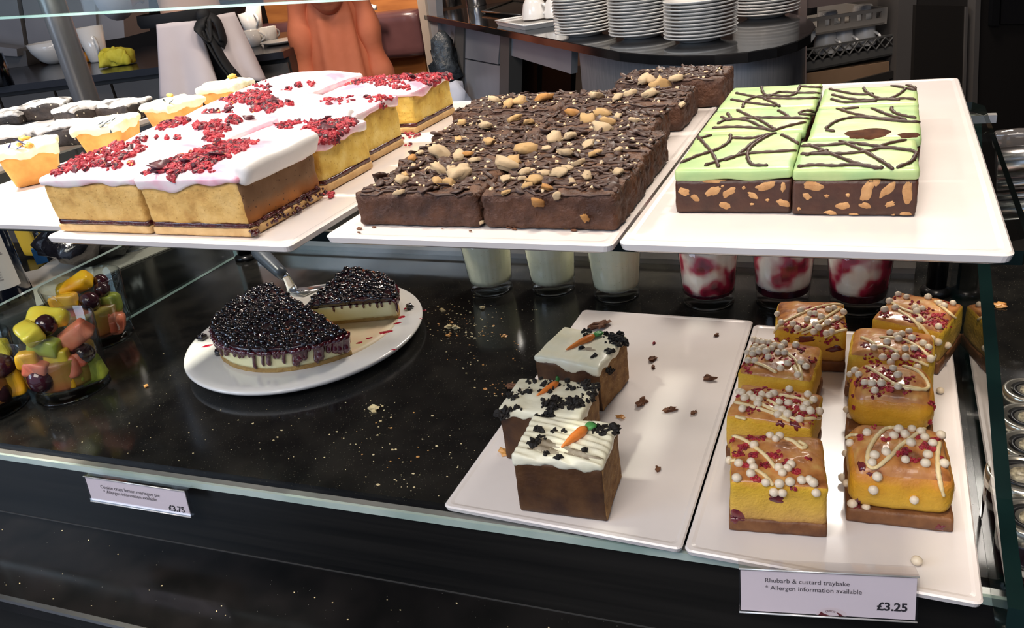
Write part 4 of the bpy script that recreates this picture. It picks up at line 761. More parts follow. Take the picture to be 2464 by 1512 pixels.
for i, (px, py, s, l) in enumerate([(487, 812, 1.5, 'blueberry lying at the far left beside the cheesecake'), (527, 848, 1.5, 'blueberry at the left foot of the cheesecake'), (722, 856, 1.6, 'blueberry at the front foot of the cheesecake'), (810, 838, 1.7, 'blueberry in a dark puddle at the right front corner of the cheesecake'), (832, 836, 1.4, 'outermost blueberry at the right front corner of the cheesecake'), (985, 738, 1.2, 'blueberry at the right end of the back cheesecake wedge'), (788, 842, 1.3, 'blueberry between the front foot and the right corner of the cheesecake')]):
    o = place('blueberry', bm_[i % 4]); o.location = P(px, py, 0.0187); o.scale = (s * .9,) * 3; tag(o, l, 'berry', 'loose blueberries on the round plate')
m = MB()
def blob(m, c, rx, ry, h, ang, seed, n=16):
    vs = [(c[0], c[1], c[2] + h)]; fs = []
    for ring, (q, z) in enumerate(((0.6, h * 0.85), (1.0, 0))):
        for i in range(n):
            a = 2 * PI * i / n; k = 1 + 0.45 * noise.noise(Vector((math.cos(a) * 1.5, math.sin(a) * 1.5, seed))); x, y = rx * q * k * math.cos(a), ry * q * k * math.sin(a)
            vs.append((c[0] + x * math.cos(ang) - y * math.sin(ang), c[1] + x * math.sin(ang) + y * math.cos(ang), c[2] + z))
    for i in range(n): j = (i + 1) % n; fs += [(0, 1 + i, 1 + j), (1 + i, 1 + n + i, 1 + n + j, 1 + j)]
    m.add(vs, fs)
for i, (px, py, rx, ry) in enumerate([(966, 764, .0075, .004), (955, 779, .0075, .003), (928, 800, .0105, .0055), (888, 815, .0055, .003), (865, 826, .005, .003), (945, 843, .005, .0015), (983, 742, .010, .0045), (500, 833, .008, .004), (1021, 748, .003, .001), (1012, 768, .0025, .0015)]):
    mm = MB(); p = P(px, py, 0.0153); blob(mm, (0, 0, 0), rx, ry, 0.0010, 0.7, i * 3.7); o = mm.build('juice_drop', brightjuice); o.location = p + Vector((0, 0, 0.0001))
    tag(o, ['upper small red juice drop right of the bare cake board', 'second red juice drop from the top beside the cake board', 'largest red juice drop beside the bare cake board', 'red juice drop just left of the largest one', 'leftmost juice drop of the row beside the cake board', 'thin red smear near the front right rim of the plate', 'red puddle at the tip of the back cheesecake wedge', 'dark red puddle beside the far left blueberry', 'tiny red mark on the right rim of the plate', 'pale red mark below the one on the right rim'][i], 'juice', 'red juice drops on the round plate')
m = wedge(MB(), RC * 1.0, 0, 0.0006, math.radians(-31), math.radians(21), 0, 24, 0, 8, 1); o = m.build('cake_board', stain); o.location = (cc.x, cc.y, 0.01525); tag(o, 'stained pale paper board where a cheesecake wedge is missing', 'cake board')
# cake server
t = T('cake_server', 'cake server with shiny metal blade slid under the back wedge', 'cake server', tuple(P(700, 697, 0.0165)), 0)
a, b, c_ = P(705, 700, 0.0185), P(683, 664, 0.045), P(612, 596, 0.075)
MB().tube([b.lerp(c_, k / 8) for k in range(9)], [0.0075, 0.0095, 0.010, 0.0105, 0.011, 0.0115, 0.0115, 0.011, 0.007], 16).build('handle', M_('grey_handle', [(0.05, 0.06, 0.075)], rough=0.3), t, True, t.I)
d = P(760, 700, 0.0175); sd = Vector((0.35, 0.94, 0)) * 0.016; m = MB()
q = [a - sd * 0.5 + Vector((0, 0, 0)), a + sd * 0.6, d + sd * 1.2, d - sd * 1.2]; q2 = [p + Vector((0, 0, 0.0012)) for p in q]
m.add(q + q2, [(3, 2, 1, 0), (4, 5, 6, 7), (0, 1, 5, 4), (1, 2, 6, 5), (2, 3, 7, 6), (3, 0, 4, 7)])
m.tube([a + Vector((0, 0, 0.001)), a.lerp(b, 0.25) + Vector((0, 0, 0.004)), a.lerp(b, 0.6) + Vector((0, 0, 0.008)), b], [0.009, 0.007, 0.006, 0.007], 10, flat=0.45)
m.build('blade', chrome, t, True, t.I)

# ------------------------------------------------------------------ yogurt tumblers behind, under the shelf
scal = lambda n, a_: (lambda a, z: a_ * math.cos(a * n))
def tumbler(label, cx, cy, r0, r1, h, content, group, cat='yogurt pot', name='glass_tumbler'):
    t = T(name, label, cat, (cx, cy, 0.0003), 0, group)
    MB().lathe([(0, 0.0015), (r0 * 0.8, 0.0), (r0, 0.0012), (r0 * 1.015, 0.011), (r0 + (r1 - r0) * 0.2, 0.018), (r1, h), (r1 - 0.0012, h + 0.0008), (r1 - 0.0022, h), (r0 + (r1 - r0) * 0.2 - 0.002, 0.017), (r0 * 0.93, 0.0135), (0, 0.013)], 64, wob=scal(24, 0.00022)).build('cup', cupglass, t)
    m = MB(); m.lathe([(r0 * 0.96, 0.0006), (r0 * 1.0, 0.0004), (r0 * 1.02, 0.0014), (r0 * 0.98, 0.0022)], 48)
    m.build('foot_ring', solidglass, t)
    if content:
        content(t, r0, r1, h)
    return t
def fillbody(name, mat, z0, z1, wobf=None):
    def f(t, r0, r1, h):
        rr_ = lambda z: (r0 + (r1 - r0) * max(0, (z - 0.0)) / h) * (0.82 if name == 'fruit_juice' else 0.965)
        prof = [(0, z0)] + [(rr_(z0) * 0.98, z0)] + [(rr_(z0 + (z1 - z0) * k / 10), z0 + (z1 - z0) * k / 10) for k in range(1, 11)] + [(rr_(z1) * 0.5, z1 + 0.003), (0, z1 + 0.002)]
        MB().lathe(prof, 72, wob=scal(24, 0.00035)).build(name, mat, t)
    return f
swirlmix = M_('berry_and_cream_swirl', [(0.10, 0.004, 0.015), (0.42, 0.02, 0.06), (0.78, 0.68, 0.60), (0.82, 0.78, 0.70)], 32, 0.4, det=1.5)
def multi(*fs): return lambda *a: [f(*a) for f in fs]
for i, (x, y, l) in enumerate([(-1.066, 2.043, 'leftmost tumbler of pale oat yogurt under the shelf'), (-0.870, 2.073, 'middle tumbler of pale oat yogurt under the shelf'), (-0.664, 2.052, 'rightmost tumbler of pale oat yogurt under the shelf')]):
    tumbler(l, x * K, y * K, 0.0292, 0.0365, 0.088, fillbody('oat_yogurt', yog, 0.0155, 0.080), 'tumblers of pale oat yogurt')
for i, (x, y, l) in enumerate([(-0.396, 2.045, 'leftmost tumbler of berry and cream yogurt under the shelf'), (-0.203, 2.075, 'middle tumbler of berry and cream yogurt under the shelf'), (-0.015, 2.070, 'rightmost tumbler of berry and cream yogurt under the shelf')]):
    tumbler(l, x * K, y * K, 0.031, 0.0380, 0.088, multi(fillbody('cream_swirl', swirlmix, 0.024 if i else 0.019, 0.080), fillbody('dark_compote', compoteD, 0.0150, 0.0245 if i else 0.0195)), 'tumblers of berry and cream yogurt')

# ------------------------------------------------------------------ fruit tumblers, lower left
fc = []
for (x, y, l) in ((-0.915, 0.571, 'front tumbler of fruit salad nearest the counter edge'), (-1.003, 0.694, 'rear tumbler of fruit salad beside the glass divider'), (P(-22, 985, 0).x, P(-22, 985, 0).y, 'fruit salad tumbler cut off by the left edge of the photo')):
    t = tumbler(l, x, y, 0.0435, 0.0535, 0.092, fillbody('fruit_juice', M_('mixed_fruit_juice', [(0.42, 0.09, 0.03), (0.50, 0.20, 0.05), (0.40, 0.32, 0.06)], 22, 0.3, det=1), 0.015, 0.052), 'tumblers of fruit salad', 'fruit salad'); fc.append(t)
def cf(x, y): return x / 2.908, 540 + y / 2.908
def chunk(i, x, y, size, mat, kind, label, depth=0.55, sc=(1, 1, 1), rz=(0, 0, 0), cat='fruit'):
    size *= 1.08
    t = fc[i]; c = Vector(t.o.location); n = Vector((-c.x, -c.y, 0)).normalized(); r = 0.043
    q = PV(*cf(x, y), c + n * r * depth, n); m = MB()
    lim = (q - c); lat = lim - n * lim.dot(n); lat.z = 0
    hw = size * sc[0] * 0.92; dn = (q - c).dot(n); dn2 = min(dn, max(0.0, 0.0425 - size * sc[1] * 1.05)); q = q + n * (dn2 - dn)
    rmax = max(0.0, 0.0445 - hw)
    if lat.length > rmax: q = q - lat * (1 - rmax / lat.length)
    q.z = max(q.z, 0.018 + size * 0.5)
    if kind == 'grape': m.ball((0, 0, 0), size, sc, 16, 0.06, x)
    else: m.rbox(size * 2 * sc[0], size * 2 * sc[1], -size * sc[2], size * sc[2], (10, 10, 8), size * 0.35, 0, size * 0.16, 60, x)
    o = m.build(kind if kind != 'grape' else 'black_grape', mat, None, True); o.location = q; o.rotation_euler = rz; tag(o, label, cat, 'fruit pieces in the tumblers')
chunk(0, 330, 655, .020, pineap, 'pineapple_chunk', 'large yellow chunk at the back of the front fruit tumbler', 0.0, (1.1, .6, .5), (0.5, 0.1, 0.5))
chunk(0, 205, 760, .015, pineap, 'pineapple_chunk', 'yellow chunk at the front left of the front fruit tumbler', 0.5, (1.2, .7, .6), (0.3, 0.2, -0.3))
chunk(0, 322, 705, .0120, grape, 'grape', 'shiny black grape on top of the front fruit tumbler', 0.4, cat='grape')
chunk(0, 530, 775, .0145, melon, 'melon_chunk', 'pink melon chunk at the right of the front fruit tumbler', 0.55, (1.3, .7, .75), (0.2, -0.5, 0.6))
chunk(0, 585, 905, .0125, grape, 'grape', 'black grape under the pink melon in the front fruit tumbler', 0.60, cat='grape')
chunk(0, 310, 850, .0130, kiwi, 'green_melon_chunk', 'green chunk below the black grape in the front fruit tumbler', 0.50, (1.3, .7, .8), (0, 0.4, 0.4))
chunk(0, 430, 1020, .018, melon, 'watermelon_chunk', 'red watermelon chunk low in the front fruit tumbler', 0.52, (1.25, .6, .7), (0, -0.2, 0.6))
chunk(0, 285, 1085, .0145, grape, 'grape', 'black grape low at the left of the front fruit tumbler', 0.58, (1, 1, 1.1), cat='grape')
chunk(0, 650, 1050, .014, kiwi, 'green_melon_chunk', 'green chunk low at the right of the front fruit tumbler', 0.45, (1, .7, 1.1), (0, -0.2, 0.6))
chunk(0, 190, 950, .011, mango, 'orange_chunk', 'orange chunk at the left wall of the front fruit tumbler', 0.5, (1, .7, .9), (0, 0.1, 0.6))
chunk(0, 560, 1150, .010, kiwi, 'green_melon_chunk', 'small green chunk at the bottom of the front fruit tumbler', 0.6, (1, .7, .6), (0, -0.2, 0.6))
chunk(0, 250, 1010, .011, melon, 'melon_chunk', 'small pink chunk above the low black grape in the front fruit tumbler', 0.6, (1.2, .7, .8), (0, .3, .5))
chunk(0, 520, 960, .011, melon, 'melon_chunk', 'small pink chunk left of the lower grape in the front fruit tumbler', 0.6, (1.2, .7, .8), (0, -.3, .5))
chunk(0, 400, 920, .010, pineap, 'pineapple_chunk', 'small yellow chunk in the middle of the front fruit tumbler', 0.6, (1.3, .7, .8), (0, .1, .5))
chunk(0, 460, 1130, .011, mango, 'orange_chunk', 'orange chunk at the bottom of the front fruit tumbler', 0.6, (1.3, .7, .7), (0, .1, .5))
chunk(1, 800, 830, .011, melon, 'watermelon_chunk', 'red chunk at the bottom right of the rear fruit tumbler', 0.6, (1.3, .7, .8), (0, .1, .5))
chunk(1, 520, 430, .020, mango, 'mango_chunk', 'large mango chunk on top of the rear fruit tumbler', 0.1, (1.2, .6, .5), (0.4, -0.35, 0.6))
chunk(1, 450, 540, .014, mango, 'mango_chunk', 'mango chunk below the large one in the rear fruit tumbler', 0.55, (1.2, .6, .7), (0, 0, 0.6))
chunk(1, 705, 400, .0095, grape, 'grape', 'upper black grape at the right of the rear fruit tumbler', 0.1, cat='grape')
chunk(1, 715, 455, .0100, grape, 'grape', 'second black grape at the right of the rear fruit tumbler', 0.35, cat='grape')
chunk(1, 628, 540, .0130, grape, 'grape', 'purple grape in the middle of the rear fruit tumbler', 0.62, cat='grape')
chunk(1, 760, 555, .0150, kiwi, 'green_melon_chunk', 'green chunk at the right wall of the rear fruit tumbler', 0.3, (1.0, .6, .9), (0, 0, 0.6))
chunk(1, 760, 750, .0190, melon, 'watermelon_chunk', 'red orange chunk low in the rear fruit tumbler', 0.45, (1.2, .6, .8), (0, 0.2, 0.6))
chunk(1, 700, 650, .0120, melon, 'watermelon_chunk', 'orange red chunk in the middle of the rear fruit tumbler', 0.55, (1.2, .6, .8), (0, -0.2, 0.6))
chunk(1, 820, 640, .0095, mango, 'mango_chunk', 'thin yellow strip at the right wall of the rear fruit tumbler', 0.3, (.6, .6, 1.4), (0, 0, 0.6))
chunk(1, 560, 600, .0120, melon, 'watermelon_chunk', 'red chunk under the purple grape in the rear fruit tumbler', 0.55, (1.1, .6, .9), (0, -0.2, 0.6))
chunk(2, 30, 980, .0150, grape, 'grape', 'black grape in the tumbler at the left edge', 0.6, cat='grape')
chunk(2, 20, 860, .0140, pineap, 'pineapple_chunk', 'yellow green chunk in the tumbler at the left edge', 0.45, (1, .6, .8), (0, 0, 0.7))
chunk(2, 85, 1090, .0150, mango, 'orange_chunk', 'orange chunk low in the tumbler at the left edge', 0.45, (1, .6, 1.2), (0, 0, 0.7))
chunk(2, 0, 1190, .0145, grape, 'grape', 'low black grape in the tumbler at the left edge', 0.5, cat='grape')

# ------------------------------------------------------------------ lemon cakes and sugar dusted slices, upper left
def lemoncake(label, px, py, rz, fruits, petals, seed):
    c = P(px, py, 0.3215); t = T('lemon_cake', label, 'cake', (c.x, c.y, TZ + 0.0001), math.radians(rz), 'small lemon cakes on the left shelf')
    b0 = MB().rbox(0.0465, 0.0465, 0, 0.032, (24, 24, 12), 0.003, 0, 0.0009, 60, seed, taper=0.26, fine=0.0002); b0.build('sponge', loaf, t)
    dr = lambda x, y: 0.005 * max(0, 0.35 + noise.noise(Vector((x * 60 + seed, y * 60, seed))))
    b1 = MB().rbox(0.0575, 0.0575, 0.030, 0.0385, (30, 30, 6), 0.004, 0.0025, 0.0022, 75, seed, drip=dr, fine=0.0008); b1.build('lemon_frosting', frosting, t); B = bvh(b0, b1)
    for (x, y, r) in fruits:
        p, nr = hit(t, B, x, y)
        if p is not None: MB().ball((0, 0, 0), r, (1.2, 0.9, 0.7), 10, 1.0, x).build('apricot_piece', apricot, t, True, Matrix.Translation(p + nr * r * 0.4) @ rot(rr(-.5, .5), 0, rr(0, 6)))
    for (x, y, a, L, bl) in petals:
        p, nr = hit(t, B, x, y)
        if p is None: continue
        d = Vector((math.cos(a), math.sin(a), rr(0.0, 0.4))) * L; m = MB(); m.tube([p - d * .5 + nr * 0.0012, p + nr * 0.002, p + d * .5 + nr * 0.0012 + Vector((0, 0, L * .25))], [0.0004, 0.0013, 0.0004], 6, flat=0.5); m.build('flower_petal', petal if bl else petalg, t)
lemoncake('nearest lemon cake at the left edge, topped with apricot and blue petals', 62, 345, -41, [(60, 338, .0042), (40, 330, .0035), (72, 352, .0035), (10, 330, .003), (48, 352, .003)], [(22, 322, 2, .008, 1), (72, 318, 1.2, .009, 1), (50, 345, -0.6, .014, 1), (62, 352, -0.9, .010, 1), (25, 357, 0.6, .010, 1), (48, 358, 1.5, .008, 1), (38, 340, .3, .006, 1)], 61)
lemoncake('second lemon cake from the front, behind the front pink slice', 252, 288, 20, [(245, 270, .0045), (262, 268, .0045), (238, 262, .003), (270, 275, .0035), (252, 278, .003)], [(224, 262, 1.2, .008, 1), (228, 272, 2, .006, 1), (245, 300, .6, .009, 0), (262, 296, 0, .008, 0), (250, 305, .2, .008, 0), (268, 317, -1, .008, 0), (275, 291, .2, .007, 0)], 62)
lemoncake('third lemon cake from the front, its frosting sloping to the left', 412, 240, -10, [(390, 222, .0045), (410, 233, .0035), (385, 212, .003), (397, 226, .0035)], [(395, 245, -0.6, .011, 0), (412, 249, .6, .008, 0), (410, 213, 0.3, .010, 0), (422, 215, .3, .010, 0), (405, 208, 1, .008, 0), (418, 222, .9, .006, 0), (365, 215, .1, .006, 0)], 63)
lemoncake('rearmost lemon cake, large apricot pieces on its crown', 540, 198, 10, [(510, 168, .0055), (545, 175, .0065), (530, 172, .004), (560, 188, .005), (568, 178, .0055), (500, 172, .004)], [(520, 182, .2, .009, 0), (507, 180, 1, .007, 1), (575, 185, 1.2, .009, 1), (562, 182, .2, .008, 0), (522, 190, .8, .006, 0), (515, 166, .6, .006, 1)], 64)
def darkslice_(label, px, py, w, d, h, rz, seed):
    c = P(px, py, 0.2915 + h); t = T('sugar_dusted_slice', label, 'cake slice', (c.x, c.y, 0.2916), math.radians(rz), 'sugar dusted dark chocolate slices on the far left tray')
    b0 = MB().rbox(w, d, 0, h, (30, 24, 8), 0.004, 0.003, 0.0030, 34, seed, fine=0.0008); b0.build('chocolate_body', darkslice, t)
    b1 = MB().rbox(w * 1.0, d * 1.0, h - 0.004, h + 0.002, (40, 34, 4), 0.0045, 0.003, 0.0042, 42, seed, fine=0.0009, drip=lambda x, y: 0.004 * noise.noise(Vector((x * 60, y * 60, seed)))); b1.build('sugar_dusting', sugar, t)
for a_ in (('sugar dusted slice at the left edge, front of its tray', 20, 318, .075, .05, .020, 30, 71), ('sugar dusted slice with dark nutty side behind the second lemon cake', 165, 300, .07, .05, .021, 12, 72), ('sugar dusted slice with a pale knob, at the back left', 110, 250, .060, .045, .020, 25, 73), ('sugar dusted slice in the middle of the group, grey folded top', 185, 258, .055, .045, .024, -8, 74), ('sugar dusted slice at the right end with speckled dark side', 292, 248, .064, .05, .021, 4, 75), ('half hidden sugar dusted slice at the far left', 25, 270, .06, .045, .016, 15, 76)): darkslice_(*a_)

# ------------------------------------------------------------------ writing
def textmesh(s, name, mat, width, bold=0.0, fn=None):
    cu = bpy.data.curves.new('lettering', 'FONT'); cu.body = s; cu.size = 1; cu.offset = bold; cu.resolution_u = 3
    o = bpy.data.objects.new('lettering', cu); COL.objects.link(o); bpy.context.view_layer.update()
    me = bpy.data.meshes.new_from_object(o); bpy.data.objects.remove(o); bpy.data.curves.remove(cu)
    xs = [v.co.x for v in me.vertices]; x0, x1 = min(xs), max(xs); k = width / (x1 - x0)
    for v in me.vertices: c = Vector(((v.co.x - x0) * k, v.co.y * k, 0)); v.co = fn(c) if fn else c
    me.materials.clear(); me.materials.append(mat); me.name = name; return me
def pricetag(label, TL, TR, BL, texts, badge=None, overhang=0.006):
    # TL, TR, BL are world points of the card corners
    x = (TR - TL); W = x.length; x.normalize(); y = (TL - BL); y -= x * y.dot(x); H = y.length; y.normalize(); n = x.cross(y)
    t = T('price_tag', label, 'price tag', tuple(BL)); Fm = Matrix((x, y, n)).transposed().to_4x4(); Fm.translation = BL
    L = t.I @ Fm
    MB().box((0, 0, -0.0004), (W, H, 0.0004)).build('card', paper, t, False, L)
    m = MB(); m.box((-0.0012, -0.0012, 0.0008), (W + 0.0012, H + 0.001, 0.0014)); m.box((-0.0012, -0.0016, -0.002), (W + 0.0012, -0.0006, 0.0014)); m.box((-0.0012, -0.001, -0.003), (W + 0.0012, H + 0.001, -0.0024))
    m.box((-0.0012, H + 0.001, -0.011), (W + 0.0012, H + 0.0022, 0.0014)); m.build('clear_holder', acrylic, t, False, L)
    MB().tube([(-0.0012, -0.0011, 0.0013), (W + 0.0012, -0.0011, 0.0013)], 0.0007, 6).tube([(-0.0012, H + 0.0016, 0.0013), (W + 0.0012, H + 0.0016, 0.0013)], 0.0007, 6).build('holder_rim', M_('bright_acrylic_rim', [(0.75, 0.74, 0.72)], rough=0.1, metal=0.4), t, True, L)
    for (s, u, v, wd, b_, mt) in texts:
        place('lettering', textmesh(s, 'lettering', mt, wd * W, b_), t, L @ Matrix.Translation((u * W, v * H, 0.0006)))
    if badge:
        u, v, r = badge; m = MB(); nn = 20; r *= W
        pts = [(r * 1.15 * math.cos(PI * k / nn), r * 0.72 * math.sin(PI * k / nn), 0) for k in range(nn + 1)]; m.add(pts, [tuple(range(nn + 1))]); m.build('badge', M_('pale_badge', [(0.86, 0.74, 0.74)], rough=0.5), t, False, L @ Matrix.Translation((u * W, v * H, 0.0007)))
        m = MB(); m.add([(-r * 1.0, 0, 0), (-r * 0.80, r * 0.34, 0), (-r * 0.55, r * 0.16, 0), (-r * 0.1, 0.0, 0)], [(3, 2, 1, 0)]); m.add([(r * 0.35, r * 0.40, 0), (r * 0.62, r * 0.26, 0), (r * 0.95, 0.02 * r, 0), (r * 0.6, 0.02 * r, 0)], [(0, 1, 2, 3)][::-1]); m.build('badge_ribbon', maroon, t, False, L @ Matrix.Translation((u * W, v * H, 0.0010)))
        f = lambda c: Vector(((r * 0.50 + c.y) * math.sin((c.x - r * .42) / (r * .62)) - r * 0.08, (r * 0.50 + c.y) * math.cos((c.x - r * .42) / (r * .62)) - r * 0.13, 0))
        place('lettering', textmesh('CEROT', 'lettering', maroon, r * 0.84, 0.0, f), t, L @ Matrix.Translation((u * W, v * H, 0.0011)))
    return t
TL, TR = P(1790, 1372, 0.024), P(2216, 1392, 0.024); nrm = (TR - TL).cross(Vector((0, 0, 1))).normalized(); BL = PV(1783, 1468, TL + nrm * 0.006, nrm)
pricetag('price tag reading Rhubarb and custard traybake, clipped to the rail at the right', TL, TR, BL, [('Rhubarb & custard traybake', .145, .735, .485, .004, ink), ('* Allergen information available', .145, .555, .555, .004, ink), ('£3.25', .785, .20, .17, .03, M_('dark_ink', [(0.03, 0.026, 0.03)], rough=0.6))], (.53, 0.0, .075))
TL, TR = P(212, 1150, -0.004), P(452, 1186, -0.004); nrm = (TR - TL).cross(Vector((0, 0, 1))).normalized(); BL = PV(222, 1203, TL + nrm * 0.003, nrm)
pricetag('price tag reading Cookie crust lemon meringue pie, clipped to the rail at the left', TL, TR, BL, [('Cookie crust lemon meringue pie', .14, .62, .60, .003, ink), ('* Allergen information available', .16, .42, .54, .003, ink), ('£3.75', .80, .10, .155, .03, bpy.data.materials['dark_ink'])])

# ------------------------------------------------------------------ crumbs and dust on the granite
def crumbfield(name, label, mat, spots, r0, r1, z=0.0001):
    m = MB()
    for (x, y, sx, sy, n_) in spots:
        for _ in range(n_):
            p = P(x + random.gauss(0, sx), y + random.gauss(0, sy), z)
            if (p.xy - pc.xy).length < R0 + 0.004 or (-0.720 * K < p.x < 0.195 * K and p.y < 1.9 * K) or (p - E0).dot(ey) < 0.017: continue
            m.ball(p + Vector((0, 0, r0 * 0.5)), rr(r0, r1) * (0.5 + random.random() ** 2), (1.3, 0.9, 0.5), 5, 0.9, rr(0, 99))
    return tag(m.build(name, mat, None, False), label, 'crumbs', kind='stuff')
crumbfield('pale_crumbs', 'fine pale crumbs scattered over the black granite between plate and trays', crumbM, [(1090, 790, 45, 28, 110), (1120, 740, 60, 20, 40), (950, 1060, 120, 60, 60), (700, 1000, 160, 60, 40), (1000, 1150, 90, 40, 30), (450, 1000, 120, 80, 30), (1250, 760, 60, 20, 15), (1160, 900, 50, 50, 30), (900, 985, 20, 8, 16)], 0.0004, 0.0011)
crumbfield('brown_crumbs', 'brown crumbs scattered over the black granite right of the plate', nutC, [(1100, 790, 50, 26, 45), (1180, 850, 60, 50, 16), (940, 1080, 90, 40, 16), (1210, 930, 20, 12, 20)], 0.0005, 0.0014)
for i, (x, y, r, l) in enumerate([(1080, 787, .0042, 'larger pale crumb right of the round plate'), (1097, 789, .0045, 'largest pale crumb beside another right of the round plate'), (1160, 741, .0036, 'pale crumb in front of the first oat yogurt tumbler'), (1063, 746, .0036, 'pale crumb near the right rim of the round plate'), (898, 984, .0050, 'pale yellow crumb alone on the granite in front of the plate'), (1078, 808, .0026, 'orange crumb below the two largest pale crumbs'), (1213, 808, .0030, 'orange crumb midway between plate and carrot cake tray'), (352, 929, .0028, 'golden flake right of the front fruit tumbler'), (2407, 735, .0052, 'golden flake on the dark counter right of the glass end panel')]):
    o = MB().ball((0, 0, 0), r, (1.2, 0.9, 0.6), 9, 1.0, i * 3).build('cake_crumb', crumbM if i not in (5, 6, 7, 8) else nutC, None, False); o.location = P(x, y, r * 0.3); tag(o, l, 'crumb', 'crumbs on the granite')
m = MB()
for _ in range(160):
    s_, t_ = rr(-1.3, 1.0), rr(-0.10, -0.008); p = FR(s_, t_, -0.0907); m.ball(p, rr(0.0003, 0.0009), (1.2, 0.9, 0.5), 5, 0.8, rr(0, 99))
tag(m.build('dust_specks', crumbM, None, False), 'tiny pale specks on the lower black ledge', 'crumbs', kind='stuff')
for i, (x, y) in enumerate([(2277, 706), (2312, 706)]): pass

# ------------------------------------------------------------------ small jars on the right
lidm = M_('jar_lid_metal', [(0.50, 0.48, 0.42), (0.62, 0.60, 0.53)], 30, 0.22, metal=0.9); jamj = M_('dark_jar_jam', [(0.012, 0.004, 0.006)], rough=0.1, coat=1)
def jar(px, py, r, label, tilt=0, black_top=False, z=0.046):
    c = P(px, py, z); t = T('jam_jar', label, 'jar', (c.x, c.y, 0.0003), 0, 'small jars with metal lids right of the glass panel')
    MB().lathe([(0, 0), (r * 0.88, 0), (r * 0.96, 0.003), (r * 0.96, z - 0.014), (r * 0.86, z - 0.010), (0, z - 0.010)], 32).build('jar_body', jamj, t)
    l = MB().lathe([(r * 0.9, z - 0.0125), (r * 1.0, z - 0.012), (r * 1.0, z - 0.001), (r * 0.95, z), (r * 0.80, z), (r * 0.78, z - 0.0008), (0, z - 0.0008)], 40).build('lid', lidm, t, label='pale metal lid')
    MB().lathe([(r * 0.62, z - 0.0007), (r * 0.70, z - 0.0003), (r * 0.50, z - 0.0003), (r * 0.48, z - 0.0007)], 40, cap=False).build('lid_ring', black, l, True)
    MB().lathe([(0, z - 0.0005), (r * 0.34, z - 0.0005), (r * 0.34, z - 0.0008)], 30, cap=False).build('lid_emblem', M_('lid_print', [(0.10, 0.08, 0.05), (0.5, 0.44, 0.3)], 300, 0.4), l, True)
for q in [(2478, 938, .020, 'rearmost small jar at the right edge of the photo'), (2476, 1003, .0215, 'second small jar from the back at the right edge'), (2478, 1070, .0205, 'third small jar from the back at the right edge'), (2462, 1140, .0245, 'widest small jar with a printed lid at the right edge'), (2482, 1245, .0205, 'front small jar at the right edge')]: jar(*q)
# chrome bars and clear lid right of the mint tray
t = T('chrome_rail_rack', 'polished chrome bars stacked right of the mint slice tray', 'rack', (0.3, 0.95, 0))
for (y, r) in ((396, 0.017), (448, 0.007), (478, 0.004), (510, 0.012)):
    a, b = PYp(2398, y - 4, 1.0), PYp(2760, y - 30, 1.0); MB().tube([a, b], r, 24).build('bar', chrome, t, True, t.I)
a = PYp(2500, 560, 1.0); MB().box((0.33, 0.99, 0.0005), (0.36, 1.02, 0.27)).box((0.62, 0.99, 0.0005), (0.65, 1.02, 0.27)).build('rack_upright', darkmetal, t, False, t.I)
t = T('clear_box', 'clear plastic box lid with a rounded corner above the chrome bars', 'box', (0.4, 1.1, 0.3)); a, b = PYp(2384, 362, 1.08), PYp(2470, 308, 1.08)
MB().rbox(0.20, 0.02, 0, b.z - a.z, (8, 4, 6), 0.009, 0, 0).build('lid', M_('smoky_plastic', [(0.10, 0.09, 0.085)], rough=0.08, coat=1), t, True, t.I @ Matrix.Translation((a.x + 0.10, 1.08, a.z)))
MB().box((-.005, 0, 0), (.005, .01, a.z)).build('support', darkmetal, t, False, t.I @ Matrix.Translation((a.x + 0.19, 1.08, 0)))

# ------------------------------------------------------------------ things behind the left glass divider
c = P(18, 712, 0); br = 0.0385; t = T('wine_bottle', 'dark wine bottle with a white printed back label at the left edge', 'bottle', (c.x, c.y, 0.0003))
MB().lathe([(0, 0.002), (br * 0.9, 0), (br, 0.004), (br, 0.19), (br * 0.9, 0.215), (0.016, 0.25), (0.0145, 0.30), (0.0155, 0.302), (0.0155, 0.31), (0, 0.31)], 48).build('bottle_glass', M_('dark_bottle_glass', [(0.006, 0.010, 0.022)], rough=0.06, coat=1), t)
av = math.atan2(-c.y, -c.x); lb = M_('bottle_label', [(0.52, 0.50, 0.47)], rough=0.6)
def onb(rad): return lambda q, z0, a0: Vector((rad * math.cos(a0 + q.x / rad), rad * math.sin(a0 + q.x / rad), z0 + q.y))
MB().lathe([(br + 0.0003, 0.022), (br + 0.0003, 0.150)], 24, a0=av - 0.75, a1=av + 0.72, cap=False).build('label', lb, t, True)
rows = [('ADO PILTO', .132, .85, .02), ('SAUVIGNON', .124, .85, .02)] + [(s, .116 - .0052 * k, .9, 0) for k, s in enumerate(('vino tinto elaborado con uvas', 'seleccionadas de los mejores', 'racimos con aromas a frutas', 'rojas y notas de especias que', 'acompana carnes y quesos'))] + [('VALLE CENTRAL', .080, .92, .01), ('W. DE ORIGEN', .073, .7, 0), ('DO. DE CHILE', .066, .7, 0)] + [(s, .056 - .0045 * k, .62, .01 if k > 1 else 0) for k, s in enumerate(('embotellado en origen', 'contiene sulfitos 75 cl', 'PRODUCT OF CHILE', 'PRODUCE OF WINERY', 'EUROPE SECTION'))]
for s, z, w_, b_ in rows:
    f = onb(br + 0.0006); W_ = 0.046 * w_
    place('lettering', textmesh(s, 'lettering', ink, W_, b_, lambda q, z=z, f=f: f(q, z, av - 0.62)), t)
bagm = M_('black_glossy_bag', [(0.006, 0.006, 0.009), (0.012, 0.012, 0.018)], 60, 0.10, 0.004, 45, coat=1)
